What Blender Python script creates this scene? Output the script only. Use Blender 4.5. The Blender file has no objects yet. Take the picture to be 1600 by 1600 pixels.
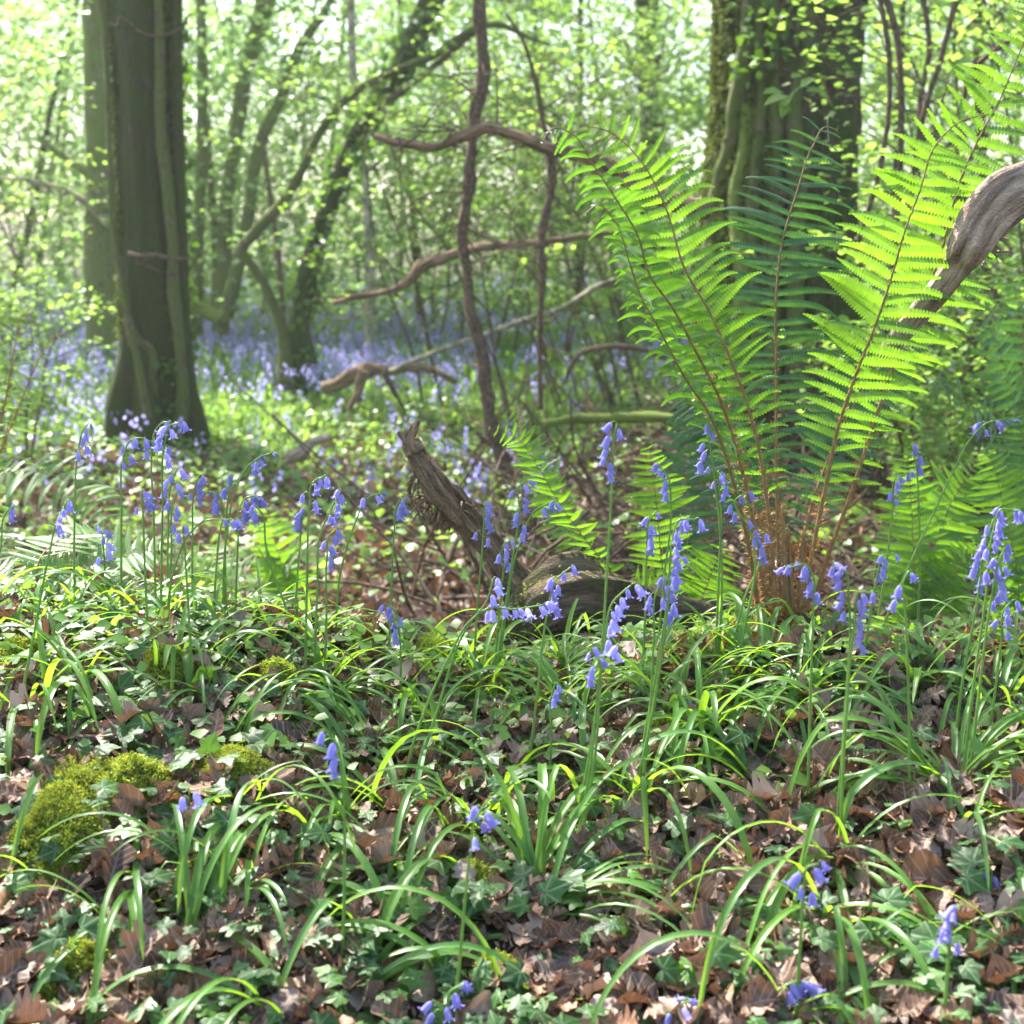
import bpy, math, random
import numpy as np
R = math.radians
random.seed(7); rng = np.random.default_rng(7)

# ------------------------------------------------------------------ camera
scene = bpy.context.scene
CAMZ = 1.5; PITCH = R(10.3); F = 2198.0
cd = bpy.data.cameras.new("camera"); cam = bpy.data.objects.new("camera", cd)
scene.collection.objects.link(cam)
cam.location = (0, 0, CAMZ); cam.rotation_euler = (math.pi/2 - PITCH, 0, 0)
cd.sensor_width = 24; cd.sensor_height = 24; cd.lens = 24*F/1600
cd.clip_start = 0.05; cd.clip_end = 500
cd.dof.use_dof = True; cd.dof.focus_distance = 2.65; cd.dof.aperture_fstop = 3.2
scene.camera = cam

# ------------------------------------------------------------------ sky and sun
SUN_EL = R(50); SUN_AZ = R(-38)          # azimuth measured from +Y towards +X
w = bpy.data.worlds.new("World"); scene.world = w; w.use_nodes = True
nt = w.node_tree; bg = nt.nodes["Background"]
sky = nt.nodes.new("ShaderNodeTexSky"); sky.sky_type = 'NISHITA'; sky.sun_disc = False
sky.sun_elevation = SUN_EL; sky.sun_rotation = SUN_AZ; sky.air_density = 1.0; sky.dust_density = 2.5
nt.links.new(sky.outputs[0], bg.inputs[0]); bg.inputs[1].default_value = 0.12
sd = bpy.data.lights.new("sun", 'SUN'); sun = bpy.data.objects.new("sun", sd)
scene.collection.objects.link(sun)
sd.energy = 5.0; sd.angle = R(0.6); sd.color = (1.0, 0.95, 0.86)
from mathutils import Vector
sdir = Vector((math.sin(SUN_AZ)*math.cos(SUN_EL), math.cos(SUN_AZ)*math.cos(SUN_EL), math.sin(SUN_EL)))
sun.rotation_euler = sdir.to_track_quat('Z', 'Y').to_euler()
vs = scene.view_settings
vs.view_transform = 'Standard'; vs.look = 'None'; vs.gamma = 1.0; vs.use_curve_mapping = False
vs.exposure = 2.27
cy = scene.cycles
cy.use_denoising = True; cy.max_bounces = 7; cy.diffuse_bounces = 3; cy.glossy_bounces = 2
cy.transmission_bounces = 4; cy.volume_bounces = 1; cy.transparent_max_bounces = 4
cy.caustics_reflective = False; cy.caustics_refractive = False; cy.sample_clamp_indirect = 4
cy.use_adaptive_sampling = True; cy.adaptive_threshold = 0.02

# ------------------------------------------------------------------ helpers: mesh
class MB:
    """collects pieces and links them as one mesh"""
    def __init__(s): s.v = []; s.f = {}; s.n = 0; s.lp = []
    def add(s, v, faces, mat=0, lp=None):
        v = np.asarray(v, float).reshape(-1, 3)
        for fa in faces:
            fa = np.asarray(fa, int)
            if fa.size == 0: continue
            s.f.setdefault((fa.shape[1], mat), []).append(fa + s.n)
        s.v.append(v); s.n += len(v)
        s.lp.append(np.zeros((len(v), 3)) if lp is None else np.asarray(lp, float).reshape(-1, 3))
    def mesh(s, name, mats, smooth=True):
        me = bpy.data.meshes.new(name)
        v = np.concatenate(s.v); me.vertices.add(len(v)); me.vertices.foreach_set('co', v.ravel().astype(np.float32))
        lv = []; ls = []; mi = []; st = 0
        for (k, m), L in s.f.items():
            a = np.concatenate(L); lv.append(a.ravel()); n = len(a)
            ls.append(st + np.arange(n)*k); st += n*k; mi.append(np.full(n, m))
        lv = np.concatenate(lv); ls = np.concatenate(ls); mi = np.concatenate(mi)
        me.loops.add(len(lv)); me.polygons.add(len(ls))
        me.loops.foreach_set('vertex_index', lv.astype(np.int32))
        me.polygons.foreach_set('loop_start', ls.astype(np.int32))
        for m in (mats if isinstance(mats, (list, tuple)) else [mats]): me.materials.append(m)
        me.polygons.foreach_set('material_index', mi.astype(np.int32))
        me.polygons.foreach_set('use_smooth', np.full(len(ls), smooth))
        a = me.attributes.new('lp', 'FLOAT_VECTOR', 'POINT')
        a.data.foreach_set('vector', np.concatenate(s.lp).ravel().astype(np.float32))
        me.update(calc_edges=True); me.validate()
        return me
    def build(s, name, mats, parent=None, smooth=True):
        o = bpy.data.objects.new(name, s.mesh(name, mats, smooth)); scene.collection.objects.link(o)
        if parent is not None: o.parent = parent
        return o

def link(name, me, parent=None, loc=(0, 0, 0), rot=(0, 0, 0), sc=1.0):
    o = bpy.data.objects.new(name, me); scene.collection.objects.link(o)
    o.location = loc; o.rotation_euler = rot; o.scale = (sc,)*3 if np.isscalar(sc) else sc
    if parent is not None: o.parent = parent
    return o
def tag(o, label=None, cat=None, group=None, kind=None):
    if label: o['label'] = label
    if cat: o['category'] = cat
    if group: o['group'] = group
    if kind: o['kind'] = kind
    return o
def thing(name, loc, label, cat, group=None):
    o = bpy.data.objects.new(name, None); scene.collection.objects.link(o)
    o.empty_display_size = .1; o.location = loc
    return tag(o, label, cat, group)
def copy_tree(o, parent=None):
    c = o.copy(); scene.collection.objects.link(c); c.parent = parent
    for ch in o.children: copy_tree(ch, c)
    return c

def norm(v): v = np.asarray(v, float); return v/(np.linalg.norm(v, axis=-1, keepdims=True)+1e-9)
def catmull(P, n):
    P = np.asarray(P, float); m = len(P)
    if m < 3:
        t = np.linspace(0, 1, n)[:, None]; return P[0]*(1-t)+P[-1]*t
    seg = np.linalg.norm(np.diff(P[:, :3], axis=0), axis=1)+1e-6; cum = np.r_[0, np.cumsum(seg)]
    s = np.linspace(0, cum[-1], n); i = np.clip(np.searchsorted(cum, s, 'right')-1, 0, m-2)
    t = ((s-cum[i])/seg[i])[:, None]
    v = np.diff(P, axis=0)/seg[:, None]; w_ = seg[:, None]
    tg = np.vstack([v[:1], (v[:-1]*w_[1:]+v[1:]*w_[:-1])/(w_[1:]+w_[:-1]), v[-1:]])
    a, b = P[i], P[i+1]; ma, mb_ = tg[i]*seg[i][:, None], tg[i+1]*seg[i][:, None]
    return a*(2*t**3-3*t**2+1)+ma*(t**3-2*t**2+t)+b*(3*t**2-2*t**3)+mb_*(t**3-t**2)
def frames(P):
    T = np.gradient(P, axis=0); T = norm(T)
    N = np.zeros_like(T); a = np.array([0, 0, 1.]) if abs(T[0][2]) < .9 else np.array([1., 0, 0])
    n = norm(a - T[0]*(a@T[0])); N[0] = n
    for i in range(1, len(P)):
        n = n - T[i]*(n@T[i]); n = n/(np.linalg.norm(n)+1e-9); N[i] = n
    return T, N, np.cross(T, N)
def tube(mb, P, rad, seg=8, mat=0, rough=0, rfreq=3., n=None, cap=True, seed=0, grain=0, lpscale=1.):
    """swept tube along P ((n,3) points, radii), with optional knobbly radius noise"""
    P = np.asarray(P, float); rad = np.asarray(rad, float)*np.ones(len(P))
    if n: Q = catmull(np.c_[P, rad], n); P = Q[:, :3]; rad = np.maximum(Q[:, 3], 1e-4)
    T, N, B = frames(P); k = len(P)
    th = np.arange(seg)*2*math.pi/seg
    rr = rad[:, None]*np.ones(seg)
    s = np.r_[0, np.cumsum(np.linalg.norm(np.diff(P, axis=0), axis=1))]
    if rough:
        r0 = rad.mean()+1e-6
        a = vnoise3(np.cos(th)[None]*1.3+seed, np.sin(th)[None]*1.3, s[:, None]/r0/rfreq*np.ones(seg))
        b = vnoise3(np.cos(th)[None]*3+seed+9, np.sin(th)[None]*3, s[:, None]/r0/rfreq*2.5*np.ones(seg))
        rr = rr*(1+rough*(a+.5*b))
    if grain:
        g = vnoise3(np.cos(th)[None]*6+seed, np.sin(th)[None]*6, s[:, None]/r0*.25*np.ones(seg)) if rough else 0
        rr = rr*(1+grain*g)
    V = P[:, None]+rr[..., None]*(np.cos(th)[None, :, None]*N[:, None]+np.sin(th)[None, :, None]*B[:, None])
    i = np.arange(k-1)[:, None]*seg; j = np.arange(seg)[None]; j2 = (j+1) % seg
    q = np.stack([i+j, i+j2, i+seg+j2, i+seg+j], -1).reshape(-1, 4)
    lp = np.stack([np.cos(th)[None]*rr, np.sin(th)[None]*rr, s[:, None]*np.ones(seg)], -1)*lpscale
    V = V.reshape(-1, 3); fs = [q]
    if cap:
        c = np.array([P[0]-T[0]*rad[0]*.15, P[-1]+T[-1]*rad[-1]*.3]); base = len(V); V = np.vstack([V, c])
        lp = np.vstack([lp.reshape(-1, 3), [[0, 0, 0], [0, 0, s[-1]]]])
        jj = np.arange(seg); j2 = (jj+1) % seg
        fs.append(np.stack([np.full(seg, base), j2, jj], -1))
        fs.append(np.stack([np.full(seg, base+1), (k-1)*seg+jj, (k-1)*seg+j2], -1))
    mb.add(V, fs, mat, lp)

# value noise
_perm = rng.permutation(4096)
def _h(ix, iy, iz): return _perm[(_perm[(_perm[ix & 4095]+iy) & 4095]+iz) & 4095]/4095.*2-1
def vnoise3(x, y, z):
    x, y, z = np.broadcast_arrays(np.asarray(x, float), y, z)
    ix, iy, iz = [np.floor(a).astype(int) for a in (x, y, z)]
    fx, fy, fz = x-ix, y-iy, z-iz
    fx, fy, fz = [a*a*(3-2*a) for a in (fx, fy, fz)]
    r = 0
    for dx in (0, 1):
        for dy in (0, 1):
            for dz in (0, 1):
                r = r+_h(ix+dx, iy+dy, iz+dz)*(fx if dx else 1-fx)*(fy if dy else 1-fy)*(fz if dz else 1-fz)
    return r
def fbm(x, y, s=0, o=3):
    r = 0; a = 1; f = 1
    for i in range(o): r = r+a*vnoise3(np.asarray(x)*f+i*17, np.asarray(y)*f, s+i*5.3); a *= .5; f *= 2
    return r

# ------------------------------------------------------------------ terrain height
KY = np.array([-40, -6, 0, 1.0, 1.65, 2.2, 2.75, 3.1, 3.6, 4.3, 5.0, 8, 12, 20, 30, 60, 140])
KZ = np.array([-.6, -.3, .16, .36, .505, .625, .722, .69, .43, .10, .0, .02, .14, .32, .64, 2.0, 5.0])
HUMPS = [(-.62, 2.02, .19, .05), (-.42, 2.1, .12, .05), (-.72, 2.45, .22, .05), (.55, 2.72, .22, .05),
         (.75, 2.0, .2, .04), (-.45, 1.68, .1, .03), (-.2, 1.95, .16, .04), (.25, 2.2, .15, .03)]
def G(x, y):
    x = np.asarray(x, float); y = np.asarray(y, float)
    z = 0
    for dy, wt in ((-.25, .25), (0, .5), (.25, .25)):
        z = z+wt*np.interp(y+dy+.06*np.sin(x*3.1)+.1*np.sin(x*.9+1), KY, KZ)
    near = np.exp(-((y-2.4)/1.1)**2)
    z = z+near*(.075*np.exp(-((x+1.0)/.55)**2)-.068*np.exp(-((x+.02)/.36)**2))
    for hx, hy, hr, hz in HUMPS: z = z+hz*np.exp(-((x-hx)**2+(y-hy)**2)/hr**2)
    z = z+.38*np.exp(-((x-1.8)/1.3)**2-((y-9.2)/1.1)**2)
    z = z+near*(.02*fbm(x*4, y*4, 3)+.008*fbm(x*16, y*16, 5, 2))+(1-near)*.05*fbm(x*.7, y*.7, 8)
    return z
def ray(px, py):
    u = (px-800)/F; v = (800-py)/F
    return np.array([u, math.cos(PITCH)+v*math.sin(PITCH), -math.sin(PITCH)+v*math.cos(PITCH)])
C0 = np.array([0, 0, CAMZ])
def P(px, py, d): r = ray(px, py); return C0+r*(d/r[1])
def hit(px, py):
    r = ray(px, py); ts = np.linspace(.6, 45, 6000); pts = C0+ts[:, None]*r
    below = pts[:, 2] < G(pts[:, 0], pts[:, 1])
    i = int(np.argmax(below)) if below.any() else 5999
    p = pts[i].copy(); p[2] = float(G(p[0], p[1])); return p
def gnd(px, d): x = (px-800)/F*d*1.0; r = ray(px, 900); p = C0+r*(d/r[1]); return np.array([p[0], d, float(G(p[0], d))])
def gnormal(x, y, e=.03):
    gx = (G(x+e, y)-G(x-e, y))/(2*e); gy = (G(x, y+e)-G(x, y-e))/(2*e)
    return norm(np.stack([-gx, -gy, np.ones_like(gx)], -1))

# ------------------------------------------------------------------ materials
def newmat(name):
    m = bpy.data.materials.new(name); m.use_nodes = True; t = m.node_tree; t.nodes.clear()
    return m, t, t.nodes, t.links
def N(ns, ty, **kw):
    n = ns.new(ty)
    for k, v in kw.items(): setattr(n, k, v)
    return n
def ramp(ns, ls, src, stops):
    r = ns.new('ShaderNodeValToRGB'); e = r.color_ramp.elements
    while len(e) < len(stops): e.new(.5)
    for el, (p, c) in zip(e, stops): el.position = p; el.color = (*c, 1)
    ls.new(src, r.inputs[0]); return r.outputs[0]
def mathn(ns, ls, op, a, b=None):
    n = ns.new('ShaderNodeMath'); n.operation = op
    for i, x in enumerate((a, b)):
        if x is None: continue
        if isinstance(x, (int, float)): n.inputs[i].default_value = x
        else: ls.new(x, n.inputs[i])
    return n.outputs[0]
def mixc(ns, ls, fac, a, b, blend='MIX'):
    n = ns.new('ShaderNodeMix'); n.data_type = 'RGBA'; n.blend_type = blend
    for s, x in ((n.inputs['Factor'], fac), (n.inputs['A'], a), (n.inputs['B'], b)):
        if isinstance(x, (int, float)): s.default_value = x
        elif isinstance(x, tuple): s.default_value = (*x, 1)
        else: ls.new(x, s)
    return n.outputs['Result']
def leafmat(name, cols, trans, rough=.42, tf=.5, spec=.5, veins=None, veincol=(.3, .4, .2), bump=0, nscale=60):
    """thin leaf: glossy diffuse face mixed with light passing through; colours vary leaf by leaf"""
    m, t, ns, ls = newmat(name)
    geo = ns.new('ShaderNodeNewGeometry'); rnd = geo.outputs['Random Per Island']
    col = ramp(ns, ls, rnd, [(i/max(1, len(cols)-1), c) for i, c in enumerate(cols)])
    at = N(ns, 'ShaderNodeAttribute', attribute_name='lp'); 
    no = ns.new('ShaderNodeTexNoise'); no.inputs['Scale'].default_value = nscale; no.inputs['Detail'].default_value = 3
    tc = ns.new('ShaderNodeTexCoord'); ls.new(tc.outputs['Object'], no.inputs['Vector'])
    col = mixc(ns, ls, .35, col, ramp(ns, ls, no.outputs[0], [(.3, (.55, .55, .55)), (.7, (1.3, 1.3, 1.3))]), 'MULTIPLY')
    vfac = None
    if veins:
        sx = ns.new('ShaderNodeSeparateXYZ'); ls.new(at.outputs['Vector'], sx.inputs[0]); x, y = sx.outputs[0], sx.outputs[1]
        if veins == 'palmate':
            ang = mathn(ns, ls, 'ARCTAN2', x, y); pp = mathn(ns, ls, 'PINGPONG', ang, R(26))
            rr = mathn(ns, ls, 'SQRT', mathn(ns, ls, 'ADD', mathn(ns, ls, 'MULTIPLY', x, x), mathn(ns, ls, 'MULTIPLY', y, y)))
            dist = mathn(ns, ls, 'MULTIPLY', pp, rr); wv = .035
        elif veins == 'pinnate':
            ax = mathn(ns, ls, 'ABSOLUTE', x)
            side = mathn(ns, ls, 'PINGPONG', mathn(ns, ls, 'SUBTRACT', y, mathn(ns, ls, 'MULTIPLY', ax, .8)), .075)
            dist = mathn(ns, ls, 'MINIMUM', ax, mathn(ns, ls, 'ADD', side, .006)); wv = .018
        else:
            dist = mathn(ns, ls, 'ABSOLUTE', x); wv = .12
        vfac = mathn(ns, ls, 'LESS_THAN', dist, wv)
        vfac = mathn(ns, ls, 'MULTIPLY', vfac, .6)
        col = mixc(ns, ls, vfac, col, veincol)
    pb = ns.new('ShaderNodeBsdfPrincipled'); ls.new(col, pb.inputs['Base Color'])
    pb.inputs['Roughness'].default_value = rough; pb.inputs['Specular IOR Level'].default_value = spec
    if bump:
        b = ns.new('ShaderNodeBump'); b.inputs['Strength'].default_value = bump; b.inputs['Distance'].default_value = .003
        n2 = ns.new('ShaderNodeTexNoise'); n2.inputs['Scale'].default_value = 90; n2.inputs['Detail'].default_value = 4
        ls.new(tc.outputs['Object'], n2.inputs['Vector']); ls.new(n2.outputs[0], b.inputs['Height']); ls.new(b.outputs[0], pb.inputs['Normal'])
    tr = ns.new('ShaderNodeBsdfTranslucent')
    tcol = ramp(ns, ls, rnd, [(0, tuple(c*.8 for c in trans)), (1, trans)])
    tcol = mixc(ns, ls, .3, tcol, ramp(ns, ls, no.outputs[0], [(.3, (.6, .6, .6)), (.7, (1.2, 1.2, 1.2))]), 'MULTIPLY')
    if vfac: tcol = mixc(ns, ls, vfac, tcol, tuple(c*.7 for c in trans))
    ls.new(tcol, tr.inputs[0])
    mx = ns.new('ShaderNodeMixShader'); mx.inputs[0].default_value = tf
    ls.new(pb.outputs[0], mx.inputs[1]); ls.new(tr.outputs[0], mx.inputs[2])
    out = ns.new('ShaderNodeOutputMaterial'); ls.new(mx.outputs[0], out.inputs[0])
    return m
def barkmat(name, bark, moss, mossamt, scale=6, bump=.6, stretch=.3, rough=.9):
    m, t, ns, ls = newmat(name)
    at = N(ns, 'ShaderNodeAttribute', attribute_name='lp')
    mp = ns.new('ShaderNodeMapping'); mp.inputs['Scale'].default_value = (1, 1, stretch); ls.new(at.outputs['Vector'], mp.inputs[0])
    n1 = ns.new('ShaderNodeTexNoise'); n1.inputs['Scale'].default_value = scale*6; n1.inputs['Detail'].default_value = 6; n1.inputs['Roughness'].default_value = .65
    ls.new(mp.outputs[0], n1.inputs['Vector'])
    n2 = ns.new('ShaderNodeTexNoise'); n2.inputs['Scale'].default_value = scale; n2.inputs['Detail'].default_value = 5
    ls.new(at.outputs['Vector'], n2.inputs['Vector'])
    bc = ramp(ns, ls, n1.outputs[0], [(.34, tuple(c*.3 for c in bark)), (.5, bark), (.68, tuple(min(1, c*2.1) for c in bark))])
    n3 = ns.new('ShaderNodeTexNoise'); n3.inputs['Scale'].default_value = scale*25; n3.inputs['Detail'].default_value = 4; ls.new(at.outputs['Vector'], n3.inputs['Vector'])
    mc = ramp(ns, ls, n3.outputs[0], [(.3, tuple(c*.5 for c in moss)), (.7, tuple(c*1.4 for c in moss))])
    f = ramp(ns, ls, n2.outputs[0], [(max(0, .62-mossamt*.5), (0, 0, 0)), (min(1, .8-mossamt*.45), (1, 1, 1))])
    col = mixc(ns, ls, f, bc, mc)
    pb = ns.new('ShaderNodeBsdfPrincipled'); ls.new(col, pb.inputs['Base Color']); pb.inputs['Roughness'].default_value = rough
    pb.inputs['Specular IOR Level'].default_value = .25
    h = mathn(ns, ls, 'ADD', n1.outputs[0], mathn(ns, ls, 'MULTIPLY', n3.outputs[0], .5))
    b = ns.new('ShaderNodeBump'); b.inputs['Strength'].default_value = bump; b.inputs['Distance'].default_value = .045
    ls.new(h, b.inputs['Height']); ls.new(b.outputs[0], pb.inputs['Normal'])
    out = ns.new('ShaderNodeOutputMaterial'); ls.new(pb.outputs[0], out.inputs[0])
    return m
def plainmat(name, cols, rough=.6, scale=40, spec=.3, bump=0):
    m, t, ns, ls = newmat(name)
    tc = ns.new('ShaderNodeTexCoord'); no = ns.new('ShaderNodeTexNoise'); no.inputs['Scale'].default_value = scale; no.inputs['Detail'].default_value = 6
    ls.new(tc.outputs['Object'], no.inputs['Vector'])
    col = ramp(ns, ls, no.outputs[0], [(.3+.4*i/max(1, len(cols)-1), c) for i, c in enumerate(cols)])
    pb = ns.new('ShaderNodeBsdfPrincipled'); ls.new(col, pb.inputs['Base Color']); pb.inputs['Roughness'].default_value = rough
    pb.inputs['Specular IOR Level'].default_value = spec
    if bump:
        b = ns.new('ShaderNodeBump'); b.inputs['Strength'].default_value = bump; b.inputs['Distance'].default_value = .02
        ls.new(no.outputs[0], b.inputs['Height']); ls.new(b.outputs[0], pb.inputs['Normal'])
    out = ns.new('ShaderNodeOutputMaterial'); ls.new(pb.outputs[0], out.inputs[0])
    return m

M = {}
M['soil'] = plainmat('woodland soil', [(.025, .018, .012), (.06, .042, .028), (.05, .06, .02)], .95, 5, .2, .5)
M['litter'] = leafmat('dead leaf', [(.05, .034, .026), (.22, .14, .095), (.09, .055, .04), (.31, .21, .15), (.13, .08, .055), (.24, .12, .06), (.06, .04, .032), (.40, .31, .24), (.16, .10, .08)],
                      (.26, .115, .055), .55, .15, .32, 'pinnate', (.4, .29, .22), .5, 45)
M['litter_orange'] = leafmat('orange dead leaf', [(.42, .15, .03), (.45, .2, .05)], (.5, .18, .03), .5, .25, .4, 'pinnate', (.5, .3, .12), .3, 45)
M['litter_grey'] = leafmat('grey dead leaf', [(.3, .25, .24), (.38, .31, .29)], (.3, .18, .1), .4, .12, .6, 'pinnate', (.42, .35, .32), .5, 45)
M['strap'] = leafmat('bluebell leaf', [(.075, .18, .035), (.11, .25, .04), (.08, .19, .06), (.14, .28, .045)], (.34, .60, .03), .36, .5, .42, 'keel', (.13, .28, .09), 0, 30)
M['ivy'] = leafmat('ivy leaf', [(.018, .055, .015), (.035, .095, .02), (.025, .075, .022), (.08, .17, .022)], (.20, .42, .02), .45, .32, .3, 'palmate', (.15, .25, .12), .2, 60)
M['young'] = leafmat('young leaf', [(.07, .18, .025), (.12, .25, .035), (.09, .20, .03)], (.30, .52, .04), .4, .45, .4, None, bump=0, nscale=50)
M['fern'] = leafmat('fern leaflet', [(.04, .13, .03), (.075, .19, .03), (.05, .15, .035)], (.25, .50, .02), .38, .50, .5, None, nscale=30)
M['fern_shaded'] = leafmat('shade darkened fern leaflet', [(.035, .115, .028), (.06, .16, .03)], (.17, .40, .02), .36, .42, .5, None, nscale=30)  # same leaf painted darker: shading of the differently turned left fronds
M['fern_blue'] = leafmat('blue green and shaded fern leaflet', [(.026, .085, .03), (.036, .11, .038)], (.09, .24, .025), .4, .3, .5, None, nscale=30)  # bluish leaf; its dark tone also paints shade onto the big fern's upright frond
M['bracken'] = leafmat('pale bracken leaflet', [(.09, .2, .05), (.13, .25, .07)], (.3, .48, .08), .45, .45, .4, None, nscale=30)
M['stipe'] = plainmat('fern stalk', [(.16, .10, .035), (.26, .16, .06)], .55, 60)
M['scale'] = leafmat('rusty fern scale', [(.26, .10, .03), (.44, .19, .06), (.34, .14, .04)], (.5, .24, .06), .6, .35, .3)
M['stem'] = leafmat('bluebell stem', [(.13, .26, .05), (.19, .33, .08)], (.3, .5, .05), .35, .3, .5)
M['bell'] = leafmat('bluebell petal', [(.20, .19, .50), (.27, .26, .60), (.36, .31, .62)], (.38, .35, .80), .5, .45, .35, None, nscale=150)
M['bell_pale'] = leafmat('pale bluebell petal', [(.42, .38, .82), (.55, .50, .88)], (.5, .45, .95), .5, .4, .35, None, nscale=150)
M['bud'] = plainmat('bluebell bud', [(.12, .17, .16), (.2, .2, .5)], .5, 200)
M['moss'] = leafmat('moss frond', [(.12, .19, .022), (.30, .36, .05), (.20, .27, .03), (.38, .43, .08)], (.52, .58, .05), .7, .42, .2, None, nscale=12)
M['moss_dull'] = leafmat('dull trunk moss', [(.06, .085, .02), (.12, .15, .03), (.09, .12, .025)], (.16, .2, .03), .8, .25, .2, None, nscale=8)
M['moss_base'] = plainmat('moss mat', [(.03, .05, .01), (.09, .13, .02)], .95, 60, .1, .8)
M['oakbark'] = barkmat('mossy bark', (.058, .045, .032), (.045, .066, .014), .75, 5, .8)
M['bigbark'] = barkmat('fissured bark with moss', (.07, .044, .034), (.05, .075, .016), .5, 4, .9)
M['ivystem'] = barkmat('mossy ivy stem', (.12, .09, .06), (.10, .13, .03), .6, 10, .6)
M['mossbark'] = barkmat('thick moss bark', (.10, .08, .05), (.15, .20, .035), .8, 8, .6)
M['deadwood'] = barkmat('weathered dead wood', (.30, .195, .12), (.12, .10, .05), .12, 9, 1.0, .1)
M['barewood'] = barkmat('bleached bare wood', (.50, .37, .27), (.2, .15, .10), .15, 9, 1.0, .12)
M['logwood'] = barkmat('rotting log wood', (.17, .12, .08), (.09, .11, .025), .4, 9, 1.0, .12)
M['twig'] = barkmat('brown twig', (.13, .085, .06), (.10, .10, .04), .2, 20, .6)
M['pale'] = barkmat('pale birch bark', (.34, .29, .22), (.14, .17, .05), .3, 6, .5)
M['greenbark'] = barkmat('green algae bark', (.13, .12, .06), (.13, .17, .04), .6, 6, .5)
M['crown'] = leafmat('canopy leaf', [(.08, .19, .03), (.12, .25, .04)], (.32, .52, .06), .45, .5, .35, None, nscale=3)
M['hazel'] = leafmat('hazel leaf', [(.10, .22, .04), (.16, .30, .055), (.12, .27, .06)], (.42, .66, .10), .5, .55, .3, None, nscale=3)
M['far'] = leafmat('distant leaf', [(.08, .17, .06), (.16, .29, .09), (.12, .25, .08), (.21, .33, .11)], (.40, .62, .20), .5, .5, .4, None, nscale=1)
M['grassy'] = leafmat('ground cover leaf', [(.07, .17, .03), (.13, .27, .045), (.10, .22, .04)], (.34, .55, .07), .4, .45, .5, None, nscale=6)
M['carpet_blue'] = leafmat('carpet bluebell petal', [(.27, .25, .60), (.36, .33, .72), (.31, .28, .66)], (.46, .43, .85), .5, .45, .3, None, nscale=8)
# ------------------------------------------------------------------ ground sheet
def build_ground():
    u = np.linspace(-1, 1, 420); xs = 2.2*u+60*np.abs(u)**7*np.sign(u)
    ys = np.r_[np.linspace(-30, .6, 25)[:-1], np.arange(.6, 4.2, .018), np.geomspace(4.2, 140, 170)]
    X, Y = np.meshgrid(xs, ys); Z = G(X, Y); n, m = X.shape
    i = np.arange(n-1)[:, None]*m+np.arange(m-1)[None]
    mb = MB(); mb.add(np.stack([X, Y, Z], -1), [np.stack([i, i+1, i+m+1, i+m], -1).reshape(-1, 4)])
    return tag(mb.build('ground', M['soil']), kind='structure')
build_ground()

# ------------------------------------------------------------------ pale woodland air
def haze():
    m, t, ns, ls = newmat('pale air'); v = ns.new('ShaderNodeVolumePrincipled'); v.inputs['Density'].default_value = HAZE
    v.inputs['Color'].default_value = (.97, 1, .90, 1); v.inputs['Anisotropy'].default_value = .35
    out = ns.new('ShaderNodeOutputMaterial'); ls.new(v.outputs[0], out.inputs['Volume'])
    x0, x1, y0, y1, z0, z1 = -75, 75, -45, 150, -3, 16
    V = [(x, y, z) for z in (z0, z1) for y in (y0, y1) for x in (x0, x1)]
    mb = MB(); mb.add(V, [np.array([[0, 2, 3, 1], [4, 5, 7, 6], [0, 1, 5, 4], [2, 6, 7, 3], [0, 4, 6, 2], [1, 3, 7, 5]])])
    o = mb.build('haze', m, smooth=False); tag(o, 'pale sunlit haze hanging in the wood', 'haze', kind='stuff')
HAZE = .0014
if HAZE: haze()

# ------------------------------------------------------------------ leaf templates (unit length along +Y, normal +Z)
def strip_leaf(ys, ws, curl=0, bend=0, fold=0, cup=0, wav=0, sd=0):
    """leaf from half-widths ws at ys: midrib + half-width + edge verts"""
    ys = np.array(ys, float); ws = np.array(ws, float); r = np.random.default_rng(sd); n = len(ys)
    V = []; L = []
    for k, c in enumerate((-1, -.5, 0, .5, 1)):
        x = c*ws; z = fold*np.abs(x)+cup*x*x*4
        z = z+wav*r.normal(size=n)*abs(c)*.06
        V.append(np.stack([x, ys, z], -1)); L.append(np.stack([x, ys, 0*x], -1))
    V = np.stack(V, 1); L = np.stack(L, 1)
    y = V[..., 1]; z = V[..., 2]
    if bend:
        a = bend*(y-.5); rad = 1/bend
        Y2 = (rad-z)*np.sin(a)+.5; Z2 = rad-(rad-z)*np.cos(a); V[..., 1] = Y2; V[..., 2] = Z2
    V[..., 2] -= 0
    i = np.arange(n-1)[:, None]*5+np.arange(4)[None]
    return V.reshape(-1, 3), [np.stack([i, i+1, i+6, i+5], -1).reshape(-1, 4)], L.reshape(-1, 3)
OAKY = [0, .06, .14, .2, .27, .34, .41, .49, .56, .64, .71, .79, .87, .94, 1]
OAKW = [.01, .03, .10, .15, .09, .2, .25, .15, .29, .31, .19, .29, .24, .12, .02]
BEY = [0, .08, .2, .35, .5, .65, .8, .92, 1]; BEW = [.01, .12, .24, .31, .32, .27, .18, .08, .01]
LITT = []
for k in range(12):
    r = np.random.default_rng(k)
    a, b = (OAKY, OAKW) if k % 3 else (BEY, BEW)
    LITT.append(strip_leaf(a, b, bend=r.uniform(-2.6, 2.6) or .5, fold=r.uniform(-.5, .9), cup=r.uniform(-1.2, 1.6), wav=r.uniform(.5, 1.3), sd=k))
LITL = [strip_leaf([0, .3, .65, 1], [.02, .28, .26, .03], bend=b, fold=f, cup=c, wav=.6, sd=i)
        for i, (b, f, c) in enumerate([(1.2, .3, .5), (-1.2, .2, .8), (2, -.3, -.5), (.4, .7, 1), (-2, .1, .4)])]
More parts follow.
